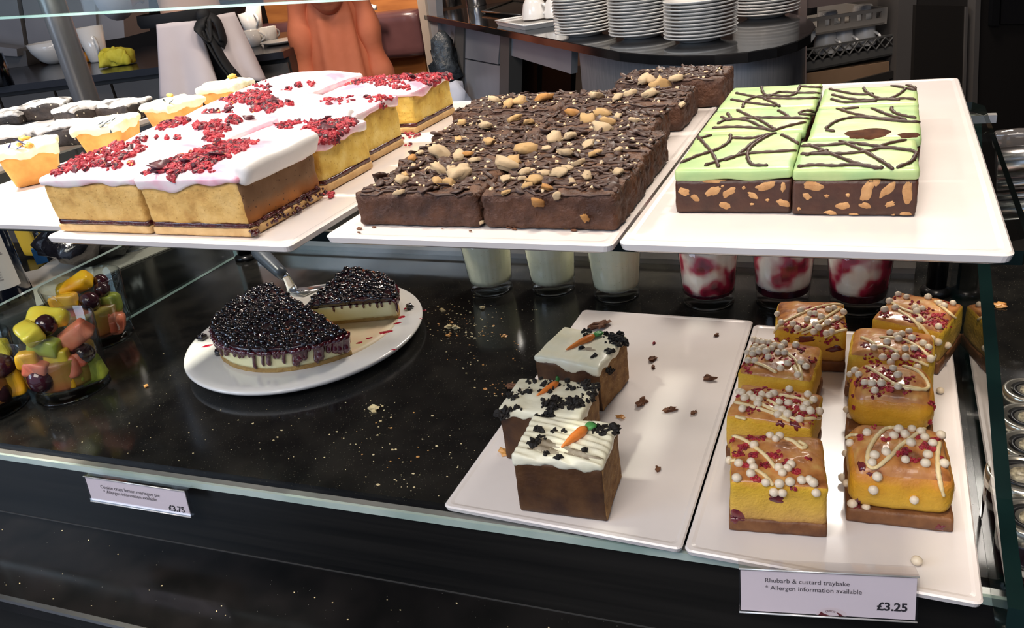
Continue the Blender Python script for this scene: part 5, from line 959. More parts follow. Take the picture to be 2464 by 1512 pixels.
for i, (px, py, r, l) in enumerate([(150, 608, 0.062, 'shiny black wrapped bundle behind the wine bottle'), (108, 580, 0.045, 'second shiny black bundle partly behind the first'), (215, 590, 0.040, 'low black bundle at the right end of the shiny bundles')]):
    m = MB().ball((0, 0, 0), r, (1.1, 0.9, 0.8), 24, 0.5, i + 2); o = m.build('black_bundle', bagm, None); o.location = P(px, py, 0.042) + Vector((0, 0.04, r * .2)); o.location.z = r * 0.90; tag(o, l, 'bag', 'shiny black bundles')
card = M_('beige_card', [(0.42, 0.37, 0.32), (0.50, 0.45, 0.39)], 12, 0.55)
m = MB(); q = [P(x, y, 0.003) for (x, y) in ((78, 690), (88, 738), (300, 640), (470, 570), (295, 570), (215, 603), (190, 597), (158, 622), (130, 622), (92, 648), (60, 655))]
m.prism([(p.x, p.y) for p in q], 0.0005, 0.003); tag(m.build('beige_sheet', card, None, False), 'beige card sheet with a torn edge lying behind the glass divider', 'card')
for i, (px, py) in enumerate(((103, 632), (157, 604))):
    o = MB().box((-.010, -.006, 0), (.010, .006, 0.03)).build('blue_box', M_('blue_card', [(0.01, 0.10, 0.26)], rough=0.5), None, False); o.location = P(px, py, 0.004); o.rotation_euler[2] = 0.9; tag(o, ['blue box corner between bottle and beige card', 'blue box corner at the right of the black bundles'][i], 'box', 'blue box corners')
o = MB().rbox(0.05, 0.02, 0, 0.10, (6, 4, 8), 0.008, 0, 0.001).build('yellow_packet', M_('yellow_paper', [(0.80, 0.46, 0.03)], rough=0.5), None); o.location = P(48, 640, 0.003) + Vector((-0.02, 0.05, 0)); tag(o, 'yellow packet standing behind the wine bottle', 'packet')

# ------------------------------------------------------------------ cutlery counter with plates
CZ = 0.16
A, B_ = P(1020, 35, CZ), P(1490, 125, CZ); AB = (B_ - A).normalized(); NB = Vector((AB.y, -AB.x, 0));  NB = NB if NB.dot(O - A) > 0 else -NB; NB.z = 0; NB.normalize()
arc = [P(x, y, CZ) for x, y in ((1490, 125), (1560, 131), (1640, 134), (1720, 132), (1800, 125), (1870, 113), (1920, 98), (1952, 80), (1963, 64), (1957, 52), (1937, 40))]
back = [arc[-1] - AB * 0.16 - NB * 0.05, arc[-1] - AB * 0.34 - NB * 0.06, A - NB * 0.55]
poly = [(p.x, p.y) for p in [A] + arc + back]
t = T('plate_counter', 'service counter with black granite top and rounded steel end behind the cakes', 'counter', (-0.8, 2.6, FZ)); 
MB().prism(poly, CZ - 0.022, CZ, 0.0, bev=0.002).build('granite_worktop', M_('black_worktop', [(0.008, 0.008, 0.009), (0.015, 0.015, 0.016)], 20, 0.09, coat=0.5), t, False, t.I)
cen = sum((p for p in arc), Vector()) / len(arc) - NB * 0.1
ins = [p + (cen - p).normalized() * 0.045 for p in [P(1375, 103, CZ) ] + arc] + [p + (cen - p).normalized() * 0.045 for p in back[:2]]
ins[0] = P(1375, 103, CZ) - NB * 0.02
m = MB(); n = len(ins); vs = [(p.x, p.y, z) for z in (FZ, CZ - 0.0225) for p in ins]; m.add(vs, [(i, i + 1, n + i + 1, n + i) for i in range(n - 1)]); m.build('curved_steel_panel', steel, t, True, t.I)
a0_ = A - NB * 0.03
def sz(px, py, a=None, off=0.0): return PV(px, py, (a or a0_) + NB * off, NB)
def slab(pts, th, off=0.0, a=None, nb=None):
    nb = nb or NB; base = (a or a0_) + nb * off; q = [PV(x, y, base, nb) for x, y in pts]; q2 = [p - nb * th for p in q]; m = MB(); n = len(q)
    m.add(q + q2, [tuple(range(n)), tuple(range(n, 2 * n))[::-1]] + [(i, i + n, (i + 1) % n + n, (i + 1) % n) for i in range(n)]); return m
def ty(x): return 35 + (x - 1020) * 0.1915 + 11
def col_(x0, x1, y0=None, y1=None, th=0.02, off=0): 
    a_, b_ = (ty(x0) if y0 is None else y0), (ty(x1) if y0 is None else y0 + (x1 - x0) * 0.19)
    return slab([(x0, a_), (x1, b_), (x1 - 6, 420 if y1 is None else y1 + (x1 - x0) * 0.19), (x0 - 6, 420 if y1 is None else y1)], th, off)
dkpost = M_('grey_brown_post', [(0.09, 0.085, 0.08)], rough=0.5)
slab([(1003, 0), (1022, 0), (1050, 200), (1034, 300), (1030, 170)], 0.04, 0.03).build('end_panel_edge', M_('cream_edge', [(0.42, 0.36, 0.31)], rough=0.5), t, False, t.I)
slab([(1018, -30), (1046, -30), (1066, 240), (1040, 240)], 0.03, 0.02).build('end_panel', steelmatt, t, False, t.I)
col_(1040, 1052, th=0.03, off=0.012).build('corner_post', dkpost, t, False, t.I)
col_(1050, 1096, y1=120).build('upper_panel', steelmatt, t, False, t.I)
col_(1050, 1096, y0=120, th=0.3, off=-0.10).build('dark_recess', black, t, False, t.I)
col_(1096, 1116, th=0.05, off=0.008).build('post', dkpost, t, False, t.I)
col_(1116, 1204, y1=138, off=0.0).build('drawer', steelmatt, t, False, t.I)
cd = col_(1116, 1204, y0=143).build('cabinet_door', steelmatt, t, False, t.I)
p = sz(1147, 205, off=0.002); q = NB.to_track_quat('Z', 'Y').to_matrix().to_4x4()
MB().lathe([(0.034, 0.0), (0.034, 0.004), (0.028, 0.006), (0.020, 0.001), (0.010, 0.001), (0.010, 0.012), (0, 0.013)], 32).build('cup_handle', chrome, cd, True, t.I @ Matrix.Translation(p) @ q)
col_(1204, 1226, th=0.05, off=0.008).build('post', dkpost, t, False, t.I)
slab([(1230, ty(1230)), (1376, ty(1376)), (1374, 178), (1230, 134)], 0.02).build('apron_panel', steelmatt, t, False, t.I)
slab([(1226, 100), (1376, 150), (1366, 420), (1216, 420)], 0.02, -0.35).build('niche_back', black, t, False, t.I)
slab([(1286, 130), (1294, 132), (1288, 420), (1280, 420)], 0.02, -0.2).build('niche_divider', charcoal, t, False, t.I)
bgm = M_('dark_bag', [(0.02, 0.025, 0.03), (0.05, 0.06, 0.07)], 30, 0.3, 0.01, 30)
o = MB().ball((0, 0, 0), 0.09, (0.8, 0.6, 1.3), 16, 0.9, 4).build('dark_bag', bgm, None); o.location = sz(1072, 165, off=0.06); tag(o, 'dark crumpled bag hanging in the recess of the service counter', 'bag')
o = MB().ball((0, 0, 0), 0.08, (0.9, 0.6, 1.1), 16, 0.5, 9).build('white_sack', M_('white_plastic_sack', [(0.55, 0.58, 0.68)], rough=0.5), None); o.location = sz(1093, 248, off=0.08); tag(o, 'pale bluish sack at the foot of the service counter recess', 'bag')
# plates
pr = [(0, 0.0), (0.048, 0.0), (0.050, 0.003), (0.066, 0.008), (0.085, 0.0125), (0.0868, 0.0150), (0.0850, 0.0160), (0.066, 0.0112), (0.050, 0.0060), (0, 0.0055)]
pm = MB().lathe(pr, 48).mesh('side_plate', china)
ORD = ['bottom', 'second', 'third', 'fourth', 'fifth', 'sixth', 'seventh', 'eighth', 'ninth', 'tenth', 'eleventh', 'twelfth', 'thirteenth', 'fourteenth', 'fifteenth', 'sixteenth']
for (px, py, n_, nm) in ((1408, 72, 15, 'left stack nearest the upturned cups'), (1545, 76, 15, 'middle stack between two others'), (1686, 84, 11, 'shortest front stack on the counter'), (1843, 28, 11, 'rear right stack at the counter end')):
    c = P(px, py + 8, CZ + 0.004)
    for k in range(n_):
        o = place('side_plate', pm); o.location = (c.x + rr(-.0012, .0012), c.y + rr(-.0012, .0012), CZ + 0.0005 + k * 0.0080); o.rotation_euler[2] = rr(0, 6)
        tag(o, '%s white plate of the %s' % (ORD[k] + (' from the bottom' if k else ''), nm), 'plate', 'stacked white plates on the service counter')
def canister(px, py, r, h, label):
    c = P(px, py, CZ); t = T('steel_canister', label, 'canister', (c.x, c.y, CZ + 0.0003), 0, 'steel canisters on the service counter'); MB().lathe([(r * .96, 0), (r, 0.004), (r, h), (r * .96, h + .002), (r * .9, h - .01), (r * .9, 0.01), (0, 0.01)], 32, cap=False).build('body', chrome, t); MB().lathe([(r * .9, h - .02), (r * 0.5, h - .01), (0, h - .008)], 24, cap=False).build('inset', darkmetal, t)
canister(1086, 15, 0.055, 0.20, 'left steel canister at the far end of the service counter'); canister(1147, 14, 0.048, 0.20, 'right steel canister at the far end of the service counter')
def ttray(pts, z, th, mat, name, label, rim=0.004):
    q = [P(x, y, z) for x, y in pts]; c = sum(q, Vector()) / 4; t = T(name, label, 'tray', (c.x, c.y, CZ + 0.0004)); m = MB()
    m.prism([(p.x, p.y) for p in q], CZ + 0.0004, z - rim, 0.012); m.build('base', mat, t, False, t.I)
    for i in range(4): a, b = q[i], q[(i + 1) % 4]; d = (b - a).normalized(); m2 = MB().tube([a, b], rim, 8); m2.build('rim', mat, t, True, t.I)
ttray([(1160, 28), (1252, 36), (1330, 12), (1235, 1)], CZ + 0.010, 0.01, M_('dark_steel_tray', [(0.10, 0.09, 0.08)], rough=0.2, metal=0.7), 'metal_tray', 'dark metal tray behind the white tray on the service counter')
ttray([(1192, 50), (1262, 62), (1352, 48), (1290, 34)], CZ + 0.016, 0.01, china, 'square_tray', 'white square tray under the upturned cups', 0.003)
cupp = [(0.040, 0), (0.041, 0.002), (0.040, 0.018), (0.034, 0.045), (0.025, 0.060), (0.021, 0.062), (0.021, 0.067), (0.017, 0.067), (0.017, 0.063), (0, 0.062)]
def cup(px, py, z, label, group, s=1.0, ha=0.5, prof=cupp, loc=None):
    c = loc or P(px, py, z); t = T('white_cup', label, 'cup', (c.x, c.y, z + 0.0005), ha, group); MB().lathe([(r * s, h * s) for r, h in prof], 32, cap=False).build('bowl', china, t)
    MB().tube([(0.036 * s + 0.022 * s * math.sin(PI * k / 8), 0, (0.044 - 0.032 * k / 8) * s) for k in range(9)], 0.0045 * s, 8).build('handle', china, t)
cup(1288, 44, CZ + 0.018, 'upturned white cup on the square white tray, nearer one', 'upturned cups on the square tray', 1.05, -0.4)
cup(1340, 40, CZ + 0.018, 'upturned white cup tucked against the left plate stack', 'upturned cups on the square tray', 1.0, -0.4)

# ------------------------------------------------------------------ dark cabinets and cup racks, upper right
w1, w2 = P(1960, 165, -0.05), P(2160, 130, -0.05); WD = (w2 - w1).normalized(); WN = Vector((WD.y, -WD.x, 0)); WN = WN if WN.dot(O - w1) > 0 else -WN
def wslab(pts, th, off=0.0): return slab(pts, th, off, w1, WN)
t = T('rack_cabinet', 'open dark cabinet holding two crates of cups', 'cabinet', (w1.x, w1.y, FZ))
wslab([(1880, -120), (2210, -160), (2210, 420), (1880, 520)], 0.03, -0.42).build('back_panel', black, t, False, t.I)
wslab([(2164, -60), (2208, -60), (2192, 330), (2150, 330)], 0.40, 0.0).build('side_panel', brownpanel, t, False, t.I)
wslab([(1900, -60), (2130, -60), (2130, -5), (1900, 26)], 0.10, 0.0).build('top_fascia', M_('pinkish_steel', [(0.22, 0.17, 0.16)], rough=0.35, metal=0.5), t, False, t.I)
wslab([(1925, -60), (1943, -60), (1940, 210), (1926, 210)], 0.10, 0.01).build('bright_post', M_('pinkish_post', [(0.35, 0.27, 0.25)], rough=0.3, metal=0.5), t, False, t.I)
wslab([(1890, 235), (2150, 170), (2150, 188), (1890, 255)], 0.4, -0.01).build('bottom_shelf', charcoal, t, False, t.I)
def crate(label, pts, mat, cells, hole, th=0.38, diag=False):
    # pts: TL TR BR BL in pixels of the front face
    q = [PV(x, y, w1 + WN * -0.02, WN) for x, y in pts]; t = T('cup_crate', label, 'crate', tuple(q[3]), 0, 'crates of cups in the open cabinet')
    TLp, TRp, BRp, BLp = q; m = MB()
    def pt(u, v): a = BLp.lerp(BRp, u); b = TLp.lerp(TRp, u); return a.lerp(b, v)
    def bar(u0, u1, v0, v1, d=0.008):
        f = [pt(u0, v0), pt(u1, v0), pt(u1, v1), pt(u0, v1)]; g = [p - WN * d for p in f]; m.add(f + g, [(0, 1, 2, 3), (7, 6, 5, 4), (0, 4, 5, 1), (1, 5, 6, 2), (2, 6, 7, 3), (3, 7, 4, 0)])
    v0, v1 = hole; bar(0, 1, 0, v0); bar(0, 1, v1, 1)
    if diag:
        for k in range(cells + 1):
            for s_ in (-1, 1):
                u = k / cells; a, b = pt(min(1, max(0, u - s_ * 0.5 / cells)), v0), pt(min(1, max(0, u + s_ * 0.5 / cells)), v1); m.tube([a, b], 0.0028, 5)
    else:
        for k in range(cells + 1): u = k / cells; wd = 0.018 if k % 3 else 0.035; bar(max(0, u - wd), min(1, u + wd), v0, v1)
    m.build('front_wall', mat, t, False, t.I)
    m2 = MB(); dp = WN * -th
    for (a, b) in ((BLp, TLp), (BRp, TRp)): m2.add([a, b, b + dp, a + dp, a + WD * .008, b + WD * .008, b + dp + WD * .008, a + dp + WD * .008], [(0, 1, 2, 3), (7, 6, 5, 4), (0, 4, 5, 1), (1, 5, 6, 2), (2, 6, 7, 3), (3, 7, 4, 0)])
    m2.build('side_walls', mat, t, False, t.I, 'stuff'); up = Vector((0, 0, 0.006))
    MB().add([BLp, BRp, BRp + dp, BLp + dp, BLp + up, BRp + up, BRp + dp + up, BLp + dp + up], [(3, 2, 1, 0), (4, 5, 6, 7), (0, 1, 5, 4), (1, 2, 6, 5), (2, 3, 7, 6), (3, 0, 4, 7)]).build('floor', mat, t, False, t.I)
    return q
q1 = crate('upper pale grey crate with square holes in the open cabinet', [(1900, 52), (2131, 18), (2128, 58), (1900, 95)], M_('grey_crate', [(0.24, 0.215, 0.19)], rough=0.5), 9, (0.42, 0.80))
q2 = crate('lower dark grey crate with lattice front holding upturned cups', [(1880, 128), (2162, 80), (2160, 130), (1880, 185)], M_('dark_crate', [(0.075, 0.072, 0.068)], rough=0.5), 13, (0.42, 0.92), diag=True)
mugp = [(0.040, 0), (0.041, 0.003), (0.033, 0.070), (0.029, 0.078), (0, 0.079)]
for i, (px, py, l) in enumerate([(1985, 122, 'leftmost upturned cup in the lower crate'), (2025, 113, 'second upturned cup in the lower crate'), (2052, 108, 'darker cup behind the others in the lower crate'), (2078, 103, 'rightmost upturned cup in the lower crate')]):
    b = PV(px, py, w1 + WN * (-0.075 if i != 2 else -0.17), WN); cup(0, 0, b.z - 0.006, l, 'upturned cups in the lower crate', 0.92, -0.5, mugp, b)
for i, (px, py, l) in enumerate([(1990, 60, 'left dim cup in the upper crate'), (2075, 45, 'right dim cup in the upper crate')]):
    b = PV(px, py, w1 + WN * -0.12, WN); cup(0, 0, b.z - 0.030, l, 'dim cups in the upper crate', 0.92, -0.5, mugp, b)
o = wslab([(1900, 183), (2140, 148), (2138, 300), (1900, 330)], 0.30, -0.02).build('cardboard_box', M_('cardboard', [(0.22, 0.13, 0.07), (0.28, 0.17, 0.10)], 8, 0.7), None, False); tag(o, 'brown cardboard box on the cabinet shelf under the cup crates', 'box')
t = T('dark_cabinet', 'tall dark cabinet with round recessed handle behind the mint tray', 'cabinet', (w2.x, w2.y, FZ))
wslab([(2208, -60), (2352, -60), (2328, 600), (2180, 600)], 0.40, -0.005).build('carcass', charcoal, t, False, t.I)
d_ = wslab([(2204, 12), (2328, 14), (2312, 500), (2186, 500)], 0.02, 0.014).build('door', M_('dark_door', [(0.018, 0.015, 0.013)], rough=0.4), t, False, t.I)
wslab([(2324, 16), (2330, 16), (2316, 500), (2310, 500)], 0.02, 0.020).build('door_edge', brownpanel, t, False, t.I)
p = PV(2259, 74, w1 + WN * 0.016, WN); MB().lathe([(0.050, 0.0), (0.050, 0.004), (0.044, 0.006), (0.020, 0.001), (0.012, 0.001), (0.012, 0.012), (0, 0.013)], 36).build('cup_handle', M_('dull_metal', [(0.20, 0.17, 0.155)], rough=0.3, metal=0.8), d_, True, t.I @ Matrix.Translation(p) @ WN.to_track_quat('Z', 'Y').to_matrix().to_4x4())
t = T('dark_cabinet', 'black cabinet with a framed dark window at the right edge', 'cabinet', (w2.x + .4, w2.y, FZ))
wslab([(2362, -60), (2700, -60), (2700, 700), (2332, 700)], 0.40, 0.02).build('carcass', M_('dark_carcass', [(0.014, 0.012, 0.011)], rough=0.35), t, False, t.I)
wslab([(2350, -60), (2362, -60), (2340, 600), (2328, 600)], 0.3, 0.03).build('edge_strip', brownpanel, t, False, t.I)
wslab([(2412, -60), (2700, -60), (2700, 58), (2408, 58)], 0.02, 0.03).build('window', M_('dark_window', [(0.006, 0.006, 0.007)], rough=0.05, coat=1), t, False, t.I)
wslab([(2392, -60), (2410, -60), (2404, 62), (2386, 62)], 0.02, 0.036).build('window_frame', black, t, False, t.I)

# ------------------------------------------------------------------ back bar on the left
b1, b2 = P(150, 190, 0.15), P(650, 128, 0.15); BD = (b2 - b1).normalized(); BN = Vector((BD.y, -BD.x, 0)); BN = BN if BN.dot(O - b1) > 0 else -BN
def bslab(pts, th, off=0.0): return slab(pts, th, off, b1, BN)
sa, sb = b1 - BD * 1.3, b1 + BD * ((P(690, 120, 0.15) - b1).dot(BD))
t = T('back_bar', 'dark back bar with grey brown panels at the left', 'counter', (b1.x, b1.y, FZ))
MB().prism([tuple((p).xy) for p in (sa, sb, sb - BN * 0.80, sa - BN * 1.3)], 0.125, 0.15).build('bar_top', M_('dark_bar_top', [(0.014, 0.014, 0.018)], rough=0.2), t, False, t.I)
L_ = (sb - sa).length; n = 9
MB().prism([tuple((p).xy) for p in (sa - BN * .05, sb - BN * .05, sb - BN * 0.78, sa - BN * 1.28)], FZ, 0.125).build('carcass', charcoal, t, False, t.I)
for k in range(n):
    a = sa + BD * (L_ * k / n + 0.006) - BN * 0.045; b = sa + BD * (L_ * (k + 1) / n - 0.006) - BN * 0.045
    MB().prism([tuple(p.xy) for p in (a + BN * .012, b + BN * .012, b, a)], FZ + 0.1, 0.105).build('front_panel', brownpanel, t, False, t.I)
bk = b1 - BN * 0.85
def mslab(pts, th, off, a, nb):
    m = slab(pts, th, off, a, nb); m.v = [(x, y, max(z, 0.1505)) for x, y, z in m.v]; return m
def onbar(px, py, z=0.15): return P(px, py, z)
t = T('coffee_machine', 'grey metal machine housing standing on the back bar', 'machine', (b1.x, b1.y, 0.15))
mslab([(-120, -160), (14, -160), (66, 150), (-120, 175)], 0.25, 0, bk, BN).build('left_panel', greypanel, t, False, t.I)
mslab([(28, -160), (215, -160), (235, 95), (72, 130)], 0.25, 0, bk, BN).build('middle_panel', greypanel, t, False, t.I)
mslab([(215, -160), (285, -160), (300, 90), (235, 100)], 0.25, -0.02, bk, BN).build('right_panel', greypanel, t, False, t.I)
mslab([(14, -160), (28, -160), (84, 180), (66, 185)], 0.25, -0.03, bk, BN).build('gap_trim', black, t, False, t.I)
mslab([(-60, 105), (40, 118), (42, 136), (-60, 130)], 0.08, 0.10, bk, BN).build('drip_tray', greypanel, t, False, t.I)
mslab([(-60, 130), (62, 122), (74, 178), (-60, 200)], 0.10, 0.06, bk, BN).build('lower_box', M_('grey_box_metal', [(0.10, 0.095, 0.095)], rough=0.4), t, False, t.I)
c = onbar(2, 208); t = T('steel_jug', 'dark steel cylinder at the left end of the back bar', 'jug', (c.x, c.y, 0.1505)); MB().lathe([(0, 0), (0.05, 0), (0.05, 0.12), (0.046, 0.12), (0.046, 0.01), (0, 0.01)], 32, cap=False).build('body', M_('blued_steel', [(0.10, 0.13, 0.18)], rough=0.15, metal=1), t)
c = onbar(140, 152); t = T('white_bowl', 'white bowl on the back bar left of the tall mug', 'bowl', (c.x, c.y, 0.1505)); MB().lathe([(0, 0), (0.04, 0), (0.07, 0.02), (0.098, 0.06), (0.108, 0.100), (0.104, 0.100), (0.094, 0.06), (0.066, 0.024), (0, 0.008)], 40, cap=False).build('bowl', china, t)
def mug(px, py, z, r0, r1, h, label, ha):
    c = onbar(px, py, z); t = T('tall_mug', label, 'mug', (c.x, c.y, z + 0.0005), ha); MB().lathe([(0, 0), (r0 * .9, 0), (r0, 0.006), (r1, h), (r1 - .005, h), (r0 - .006, 0.012), (0, 0.01)], 36, cap=False).build('cup', china, t)
    MB().tube([(r0 + (r1 - r0) * .5 + 0.034 * math.sin(PI * k / 10), 0, h * (0.72 - 0.5 * k / 10)) for k in range(11)], 0.0065, 8).build('handle', china, t)
mug(240, 148, 0.15, 0.040, 0.060, 0.150, 'tall white mug beside the yellow cloth on the back bar', -0.55)
mug(612, 78, 0.16, 0.044, 0.062, 0.125, 'white mug behind the small milk jugs right of the apron', -0.5)
for i, (px, py, r, l) in enumerate([(228, 146, .024, 'orange fruit at the foot of the tall white mug'), (192, 112, .020, 'small orange blossom left of the tall white mug')]):
    o = MB().ball((0, 0, 0), r, (1, 1, .95), 16, 0.2, i).build('orange_fruit', M_('orange_skin', [(0.75, 0.22, 0.02), (0.80, 0.36, 0.04)], 40, 0.4), None); c = onbar(px, py, 0.15); o.location = (c.x, c.y, 0.1505 + r); o.location += BN * 0.05; tag(o, l, 'fruit')
o = MB().rbox(0.13, 0.08, 0, 0.05, (24, 18, 5), 0.012, 0.02, 0.020, 28, 3, fine=0.004).build('yellow_cloth', M_('yellow_fabric', [(0.62, 0.52, 0.03), (0.75, 0.66, 0.08)], 30, 0.8), None); c = onbar(286, 152, 0.16); o.location = (c.x, c.y, 0.152); o.rotation_euler[2] = 0.4; tag(o, 'crumpled yellow cloth on the back bar beside the apron', 'cloth')
for i, (px, py, l) in enumerate([(612, 112, 'left small white milk jug on the back bar'), (652, 104, 'right small white milk jug on the back bar')]):
    c = onbar(px, py); t = T('milk_jug', l, 'jug', (c.x, c.y, 0.1505), 0.3 + i, 'small milk jugs on the back bar'); MB().lathe([(0, 0), (0.030, 0), (0.034, 0.02), (0.036, 0.065), (0.033, 0.065), (0.030, 0.01), (0, 0.008)], 28, cap=False).build('body', china, t); MB().tube([(0.034 + 0.02 * math.sin(PI * k / 8), 0, 0.055 - 0.04 * k / 8) for k in range(9)], 0.004, 6).build('handle', china, t)
c = onbar(672, 108); o = MB().lathe([(0, 0), (0.05, 0), (0.085, 0.012), (0.085, 0.015), (0.05, 0.005), (0, 0.004)], 32).build('saucer', china, None); o.location = (c.x, c.y, 0.1505) ; o.location -= BN * 0.03; tag(o, 'grey white saucer at the right end of the back bar', 'saucer')

# ------------------------------------------------------------------ banquette far behind
t = T('banquette', 'wood panelled banquette with dark leather back far behind', 'bench', (-2.2, 3.9, FZ))
def pyb(x0, y0, x1, y1, Y, th, name, mat, r=None):
    a, b = PYp(x0, y0, Y), PYp(x1, y1, Y); m = MB()
    if r: m.rbox(b.x - a.x, th, 0, a.z - b.z, (12, 6, 8), r, 0, 0.002, 5); m.build(name, mat, t, True, t.I @ Matrix.Translation(((a.x + b.x) / 2, Y + th / 2, b.z)))
    else: m.box((a.x, Y, b.z), (b.x, Y + th, a.z)).build(name, mat, t, False, t.I)
woodm = M_('orange_wood', [(0.22, 0.075, 0.02), (0.34, 0.13, 0.035)], 4, 0.45, stretch=(1, 1, 6))
pyb(560, -300, 1020, 74, 3.95, 0.04, 'upper_wood_panel', woodm); pyb(560, 68, 1020, 138, 3.78, 0.14, 'leather_back', M_('purple_leather', [(0.065, 0.028, 0.030), (0.09, 0.04, 0.042)], 6, 0.25), 0.03)
a = PYp(560, 132, 3.85); b = PYp(1020, 132, 3.85); MB().box((a.x, 3.85, FZ), (b.x, 3.92, a.z + 0.02)).build('lower_wood_panel', woodm, t, False, t.I)
MB().box((-2.9, 3.40, FZ), (-1.6, 3.85, FZ + 0.42)).build('seat', M_('seat_leather', [(0.06, 0.028, 0.03)], rough=0.35), t, False, t.I)
c = PYp(884, 16, 3.7); t = T('white_tube', 'pale rounded rod end beside the orange hood', 'rod', tuple(c)); MB().tube([c - Vector((0.09, 0, -0.012)), c, c + Vector((0.05, 0, -.01))], [0.018, 0.018, 0.012], 12).build('rod', china, t, True, t.I)
MB().tube([c + Vector((0, 0, -.01)), Vector((c.x, c.y, FZ))], 0.008, 8).build('stand', darkmetal, t, True, t.I)

# ------------------------------------------------------------------ orange hooded coat
cc_ = P(820, 150, 0.06); az = math.atan2(-cc_.x, cc_.y); ocm = M_('orange_coat_fabric', [(0.56, 0.15, 0.07), (0.66, 0.20, 0.10)], 6, 0.75, 0.004, 12)
t = T('hooded_coat', 'orange hooded coat seen from behind, sleeves hanging at both sides', 'coat', (cc_.x, cc_.y, FZ), az)
h0 = CZ - FZ
def folds(a, z): return 0.010 * math.sin(a * 7 + z * 3) + 0.006 * math.sin(a * 13 - z * 5)
m = MB(); m.lathe([(0.20, 0.42), (0.192, 0.50), (0.175, 0.70), (0.158, 0.90), (0.150, 1.02), (0.125, 1.12), (0.05, 1.18)], 64, wob=folds); m.v = [(x * 0.80, y * 0.62, z) for x, y, z in m.v]; m.build('body', ocm, t)
for s in (-1, 1):
    pts = [Vector((s * 0.085, 0, 1.15)), Vector((s * 0.118, -0.01, 1.05)), Vector((s * 0.130, -0.02, 0.92)), Vector((s * 0.148, -0.02, 0.80)), Vector((s * 0.170, -0.01, 0.68)), Vector((s * 0.180, 0.0, 0.58))]
    pts = [Vector(q) for q in spline([tuple(p) for p in pts], 5)]; n = len(pts)
    MB().tube(pts, [0.052 + 0.008 * math.sin(i * 0.9) - 0.010 * i / n for i in range(n)], 18).build('sleeve', ocm, t)
m = MB(); m.rbox(0.23, 0.15, -0.10, 0.10, (28, 20, 16), 0.075, 0, 0.016, 9, 5, fine=0.003); m.v = [(x * (1 - 0.5 * max(0, -z) / 0.11), y, z - 0.05 * (1 - (x / 0.135) ** 2) * (1 if z < 0 else 0)) for x, y, z in m.v]; m.build('hood', ocm, t, True, Matrix.Translation((0, -0.075, 1.175)))
t2 = T('wooden_chair', 'dark wooden chair under the orange coat', 'chair', (cc_.x, cc_.y, FZ), az)
for sx in (-1, 1):
    MB().tube([(sx * 0.10, 0.02, 0), (sx * 0.10, 0.02, 1.04)], 0.016, 8).build('rear_leg', darkmetal, t2); MB().tube([(sx * 0.10, 0.30, 0), (sx * 0.10, 0.30, 0.44)], 0.016, 8).build('front_leg', darkmetal, t2)
MB().box((-0.12, 0.0, 0.42), (0.12, 0.32, 0.46)).build('seat', woodm, t2, False); MB().box((-0.10, 0.01, 0.9), (0.10, 0.03, 1.03)).build('backrest', woodm, t2, False)

# ------------------------------------------------------------------ person with the white apron, seen from behind
wz = 0.33; wc = P(462, 30, wz); az = math.atan2(-wc.x, wc.y); H0 = wz - FZ            # waist height above the floor
az += 0.22
t = T('person', 'person seen from behind, white apron tied with a black ribbon over black trousers', 'person', (wc.x, wc.y, FZ), az)
k_ = H0 / 1.06
def skin(name, joints, edges, mat, sub=2, parent=t, roots=(0,)):
    me = bpy.data.meshes.new(name); me.from_pydata([tuple(Vector(j[:3]) * k_) for j in joints], edges, []); me.materials.append(mat); o = bpy.data.objects.new(name, me); COL.objects.link(o); o.parent = parent.o if isinstance(parent, T) else parent
    md = o.modifiers.new('skin', 'SKIN'); md.use_smooth_shade = True; md.branch_smoothing = 0.5; sv = me.skin_vertices[0].data if me.skin_vertices else None
    if sv is None:
        import bmesh as bmm; b = bmm.new(); b.from_mesh(me); b.verts.layers.skin.verify(); b.to_mesh(me); b.free(); sv = me.skin_vertices[0].data
    for i, j in enumerate(joints): r = j[3] * k_; r2 = (j[4] if len(j) > 4 else j[3]) * k_; sv[i].radius = (r, r2); sv[i].use_root = i in roots
    o.modifiers.new('sub', 'SUBSURF').levels = sub; o.modifiers['sub'].render_levels = sub; return o
skinm = M_('skin', [(0.55, 0.32, 0.22)], rough=0.5)
J = [(0, 0, .93, .13, .10), (0, 0.0, 1.06, .115, .085), (0, 0.01, 1.25, .13, .095), (0, 0.0, 1.40, .11, .08), (0, 0.005, 1.48, .05, .05), (0, 0.02, 1.56, .055, .06), (0, 0.03, 1.64, .078, .092), (0, 0.03, 1.72, .06, .07)]
Ed = [(i, i + 1) for i in range(7)]
